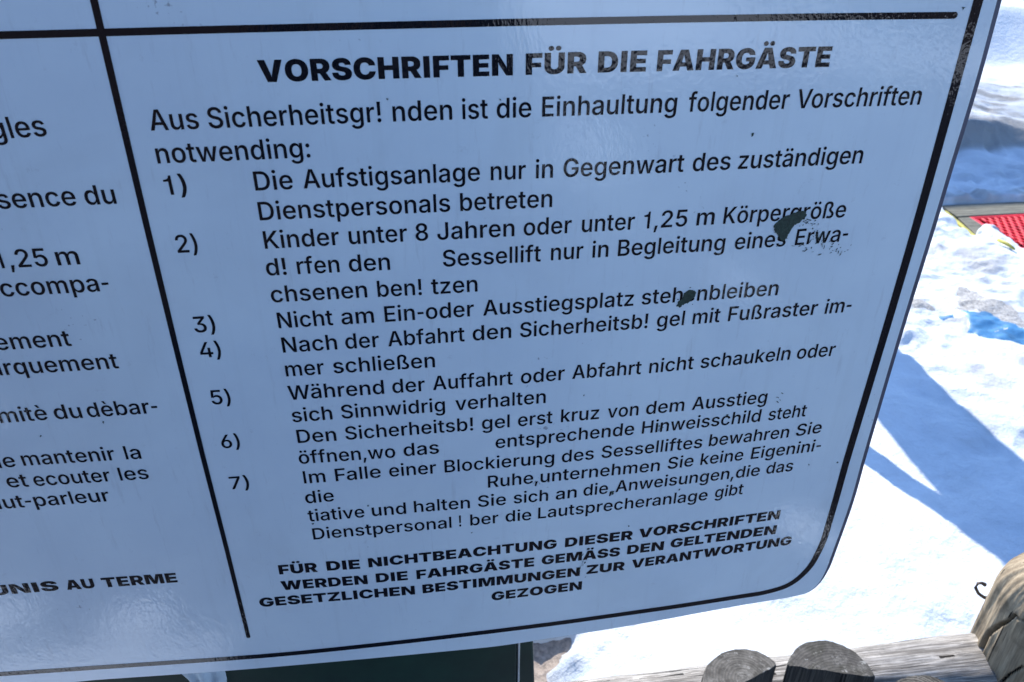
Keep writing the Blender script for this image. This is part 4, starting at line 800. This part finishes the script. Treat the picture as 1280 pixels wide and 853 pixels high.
# bent nail sticking out of the corner post
nb = Vector((1.028, .935, .70))
r_ = [ray(*p) for p in [(1236, 748), (1230, 747), (1223, 742), (1219.5, 735), (1222, 729.5), (1227, 729), (1231, 731)]]
bm = bmesh.new(); tube(bm, [Vector((0, 0, HC))+q*(.965/q.y) for q in r_], [.0036, .0034, .0032, .003, .003, .003, .0042], 10)
keep(bm_obj('bent_nail', bm, M_IRON, None, True), cp); bpy.context.view_layer.update()
cpn = bpy.data.objects['bent_nail']; cpn.parent = cp; cpn.matrix_parent_inverse = (Matrix.Translation(fence.location) @ cp.matrix_parent_inverse).inverted()
def half_post(px, z, rings, label, tilt=(0, 0)):
    P = [Vector(gnd(*p, z)) for p in px]; n = len(P); c = sum(P, Vector((0, 0)))/n
    # finely sampled outline, slightly uneven
    Q = []
    for _ in range(2):
        P2 = []
        for i in range(len(P)):
            a, b = P[i], P[(i+1) % len(P)]
            if (b-a).length > .02: P2 += [a.lerp(b, .2), a.lerp(b, .8)]
            else: P2 += [a.lerp(b, .3), a.lerp(b, .7)]
        P = P2
    n = len(P); rr = random.Random(n); P = [p+Vector((rr.gauss(0, 1), rr.gauss(0, 1)))*.0006 for p in P]
    for i in range(n):
        a, b = P[i], P[(i+1) % n]; m = max(1, int((b-a).length/.006))
        Q += [a.lerp(b, k/m) for k in range(m)]
    n = len(Q)
    bm = bmesh.new(); rows = []
    for zz, sc in ((0.0, 1.0), (z-.05, 1.0), (z-.004, 1.0), (z-.001, .985), (z, .965)):
        rows.append([bm.verts.new((c.x+(q.x-c.x)*sc, c.y+(q.y-c.y)*sc, zz+(tilt[0]*(q.x-c.x)+tilt[1]*(q.y-c.y) if zz > .1 else 0))) for q in Q])
    for r0, r1 in zip(rows, rows[1:]):
        for k in range(n): bm.faces.new((r0[k], r0[(k+1) % n], r1[(k+1) % n], r1[k]))
    topf = bm.faces.new(rows[-1]); bm.faces.new(rows[0][::-1])
    bmesh.ops.recalc_face_normals(bm, faces=bm.faces[:])
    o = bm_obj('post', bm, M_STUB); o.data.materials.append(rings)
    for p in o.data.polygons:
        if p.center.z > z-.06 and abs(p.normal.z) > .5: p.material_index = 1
    o['label'] = label; return keep(o, fence)
zt = .725
r1c = gnd(930, 850, zt); r2c = gnd(1030, 846, zt); r3c = gnd(1150, 870, zt)
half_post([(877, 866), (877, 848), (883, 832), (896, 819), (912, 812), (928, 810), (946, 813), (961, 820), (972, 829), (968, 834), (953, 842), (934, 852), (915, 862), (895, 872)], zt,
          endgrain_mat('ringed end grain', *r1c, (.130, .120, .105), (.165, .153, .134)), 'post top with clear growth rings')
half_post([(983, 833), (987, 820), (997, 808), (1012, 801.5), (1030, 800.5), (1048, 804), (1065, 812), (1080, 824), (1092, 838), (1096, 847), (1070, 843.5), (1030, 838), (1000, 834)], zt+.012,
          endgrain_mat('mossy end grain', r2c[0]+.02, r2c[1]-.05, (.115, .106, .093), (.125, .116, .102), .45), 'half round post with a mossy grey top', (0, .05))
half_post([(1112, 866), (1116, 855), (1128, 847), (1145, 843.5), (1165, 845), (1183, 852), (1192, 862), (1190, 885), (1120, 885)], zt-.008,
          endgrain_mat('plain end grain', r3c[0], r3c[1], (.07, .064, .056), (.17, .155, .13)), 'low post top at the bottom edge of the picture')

# ------------------------------------------------------------------ unseen casters added to throw the shadows on the snow
py = empty('shadow_pillar', (1.83, 3.6, 0), 'unseen square pillar added behind the notice board to throw the broad shadow', 'pillar')  # pillar added out of sight to cast the broad shadow band
bm = bmesh.new(); box(bm, (1.665, 3.45, -.05), (1.99, 3.75, 4.2), .01); keep(bm_obj('shaft', bm, M_WALL), py)
bm = bmesh.new(); tube(bm, [(1.69, 3.6, 1.0), (1.655, 3.6, 1.5), (1.64, 3.6, 2.6)], .05, 20); keep(bm_obj('shadow_tube', bm, M_STEEL), py)  # tube added only to widen the pillar's shadow
bm = bmesh.new(); box(bm, (1.60, 3.40, 4.2), (2.07, 3.80, 4.26), .008); keep(bm_obj('cap_plate', bm, M_STEEL), py)
bm = bmesh.new(); tube(bm, [(1.22, 2.93, .0), (1.73, 2.81, 1.13)], .043, 24)  # pole added out of sight to cast the narrow slanting shadow
tag(bm_obj('shadow_pole', bm, M_RAIL, None, False), 'unseen thin round pole added beside the pillar to throw the narrow shadow', 'pole')
ca = empty('shadow_canopy', (2, 8.4, 0), 'unseen flat canopy on posts added to shade the snow strip', 'canopy')  # canopy added above the view to cast the far shadow strip
bm = bmesh.new(); box(bm, (-4, 7.98, 3.0), (9.6, 8.80, 3.12), .01); keep(bm_obj('roof', bm, M_ROOF), ca)
for x in (-3.6, 0.6, 9.3):
    bm = bmesh.new(); tube(bm, [(x, 8.4, -.1), (x, 8.4, 2.999)], .05, 16); keep(bm_obj('post', bm, M_STEEL), ca)

# ------------------------------------------------------------------ behind the photographer (reflections in the laminate; all but the person added for them)
dk = empty('added_deck', (0, -4, 0), 'added dark plank deck dimming reflections and bounce on the notice board', 'deck')  # unseen deck added to darken reflections and cut snow bounce
for k in range(42):
    x = -6.2+k*.27
    bm = bmesh.new(); box(bm, (x, -5.19 if x < .7 else -6.1-.5*random.random(), .02), (x+.262, (-.36 if x < -.6 else -.16)-.02*random.random(), .14), .004); keep(bm_obj('plank', bm, M_DARKWOOD), dk)
hut = empty('added_hut', (-3, -9, 0), 'added dark boarded hut behind the photographer, blocking sky and darkening reflections', 'hut')  # hut added to block sky light and darken the left reflection
bm = bmesh.new(); box(bm, (-9, -12, -.1), (.75, -5.2, 3.6)); keep(bm_obj('wall', bm, M_WALL), hut)
bm = bmesh.new(); box(bm, (-9.4, -12.4, 3.601), (.95, -4.3, 3.75), .01); keep(bm_obj('roof', bm, M_ROOF), hut)
bm = bmesh.new(); box(bm, (-2.2, -5.24, .14), (-1.25, -5.201, 2.1), .005); keep(bm_obj('door', bm, M_GREEN), hut)

sh = empty('added_shed', (7.5, -9, 0), 'added dark boarded shed behind the photographer, darkening the right of the reflection', 'shed')  # shed added as a dark shape for the reflection
bm = bmesh.new(); box(bm, (5.3, -11.5, -.1), (10.5, -7.6, 2.6)); keep(bm_obj('wall', bm, M_WALL), sh)
bm = bmesh.new(); box(bm, (5.1, -11.8, 2.601), (10.8, -7.3, 2.72), .01); keep(bm_obj('roof', bm, M_ROOF), sh)
def heap(x0, y0, rx, ry, h, seed, label):  # unseen snow lumps added to give bright spots in the reflection
    n = 44; u, v = np.meshgrid(np.linspace(-1.5, 1.5, n), np.linspace(-1.5, 1.5, n)); q = np.sqrt(u*u+v*v)+.45*fbm(u+seed, v, 1.7, 4, seed)
    z = .125+h*(1-sst(.3, 1.05, q))*(1+.3*fbm(u, v, 3, 3, seed+3)); i = np.arange(n*n).reshape(n, n)
    F = [(int(i[a, b]), int(i[a, b+1]), int(i[a+1, b+1]), int(i[a+1, b])) for a in range(n-1) for b in range(n-1) if min(q[a, b], q[a+1, b+1]) < 1.05]
    return tag(mesh_obj('added_snow_lump', np.stack([(x0+u*rx).ravel(), (y0+v*ry).ravel(), z.ravel()], 1), F, M_SNOW, None, True), label, 'snow')
heap(-1.18, -.45, .15, .07, .05, 3, 'added lump of snow on the left front edge of the dark deck')
heap(-.78, -.40, .12, .04, .04, 13, 'added thin strip of snow on the front edge of the dark deck')
heap(-1.62, -1.35, .14, .12, .05, 5, 'added larger lump of snow on the left of the dark deck')
heap(1.13, -.50, .09, .09, .05, 7, 'added lump of snow on the right front edge of the dark deck')
heap(1.55, -2.1, .12, .25, .05, 9, 'added small lump of snow in the middle of the dark deck on the right')
heap(1.22, -4.6, .26, 1.5, .05, 11, 'added long streak of snow on the dark deck beside the hut corner')
def person():
    root = empty('person', (.0, -.42, .14), 'person in dark winter jacket and trousers holding up a compact camera', 'person')
    z0 = .14
    vs = []; ed = []; rad = []
    def add(p, r, par=None):
        vs.append(Vector((p[0], p[1], p[2]*.962))+Vector((0, -.42, z0))); rad.append(r); i = len(vs)-1
        if par is not None: ed.append((par, i))
        return i
    pel = add((0, 0, .95), (.165, .125)); ch = add((0, .0, 1.15), (.155, .12), pel); ch2 = add((0, .0, 1.35), (.19, .13), ch); nk = add((0, .01, 1.50), (.085, .08), ch2)
    n2 = add((0, .02, 1.56), (.06, .06), nk); hd = add((0, .035, 1.66), (.080, .095), n2); add((0, .03, 1.77), (.072, .085), hd)
    for s in (-1, 1):
        h = add((s*.10, 0, .88), (.105, .10), pel); kn = add((s*.13, .02, .50), (.075, .075), h); an = add((s*.14, -.01, .10), (.060, .062), kn); add((s*.15, .13, .045), (.05, .04), an)
        sh = add((s*.20, .0, 1.43), (.078, .078), ch2); el = add((s*.26, .20, 1.32), (.058, .058), sh); wr = add((s*.095, .335, 1.76), (.036, .036), el); pa = add((s*.070, .36, 1.82), (.030, .022), wr)
        for q in range(4):
            f1 = add((s*(.062-.004*q), .372+.0*q, 1.80+.018*q), (.009, .009), pa); f2 = add((s*(.035-.003*q), .385, 1.803+.018*q), (.008, .008), f1); add((s*.018, .378, 1.804+.018*q), (.007, .007), f2)
        t1 = add((s*.052, .335, 1.79), (.010, .010), pa); add((s*.032, .338, 1.80), (.009, .009), t1)
    me = bpy.data.meshes.new('body'); me.from_pydata([tuple(v) for v in vs], ed, []); o = bpy.data.objects.new('body', me); COL.objects.link(o)
    sk = o.modifiers.new('skin', 'SKIN'); sk.use_smooth_shade = True
    for v, r in zip(me.skin_vertices[0].data, rad): v.radius = r
    me.skin_vertices[0].data[0].use_root = True
    o.modifiers.new('sub', 'SUBSURF').levels = 2; o.modifiers['sub'].render_levels = 2
    me.materials.append(plain('dark navy winter clothing', (.012, .014, .022), .85, 0, .3, 30, .002)); keep(o, root)
    bm = bmesh.new(); bmesh.ops.create_uvsphere(bm, u_segments=24, v_segments=14, radius=1)
    for v in bm.verts: v.co = Vector((v.co.x*.098, v.co.y*.112-.395, max(v.co.z, -.25)*.095+1.68+z0))
    keep(bm_obj('knit_cap', bm, plain('dark knit', (.02, .02, .025), .95, 0, .4, 150, .004), None, True), root)
    c = empty('compact_camera', (0, -.05, 1.885), 'small black compact camera held up in both hands', 'camera')
    bm = bmesh.new(); box(bm, (-.047, -.056, 1.868), (.047, -.034, 1.928), .004); keep(bm_obj('camera_body', bm, plain('black plastic', (.02, .02, .02), .4)), c)
    bm = bmesh.new(); tube(bm, [(0, -.034, 1.9), (0, -.022, 1.9), (0, -.022, 1.9), (0, -.012, 1.9)], [.021, .021, .018, .018], 28); keep(bm_obj('lens_barrel', bm, M_STEEL), c)
person()
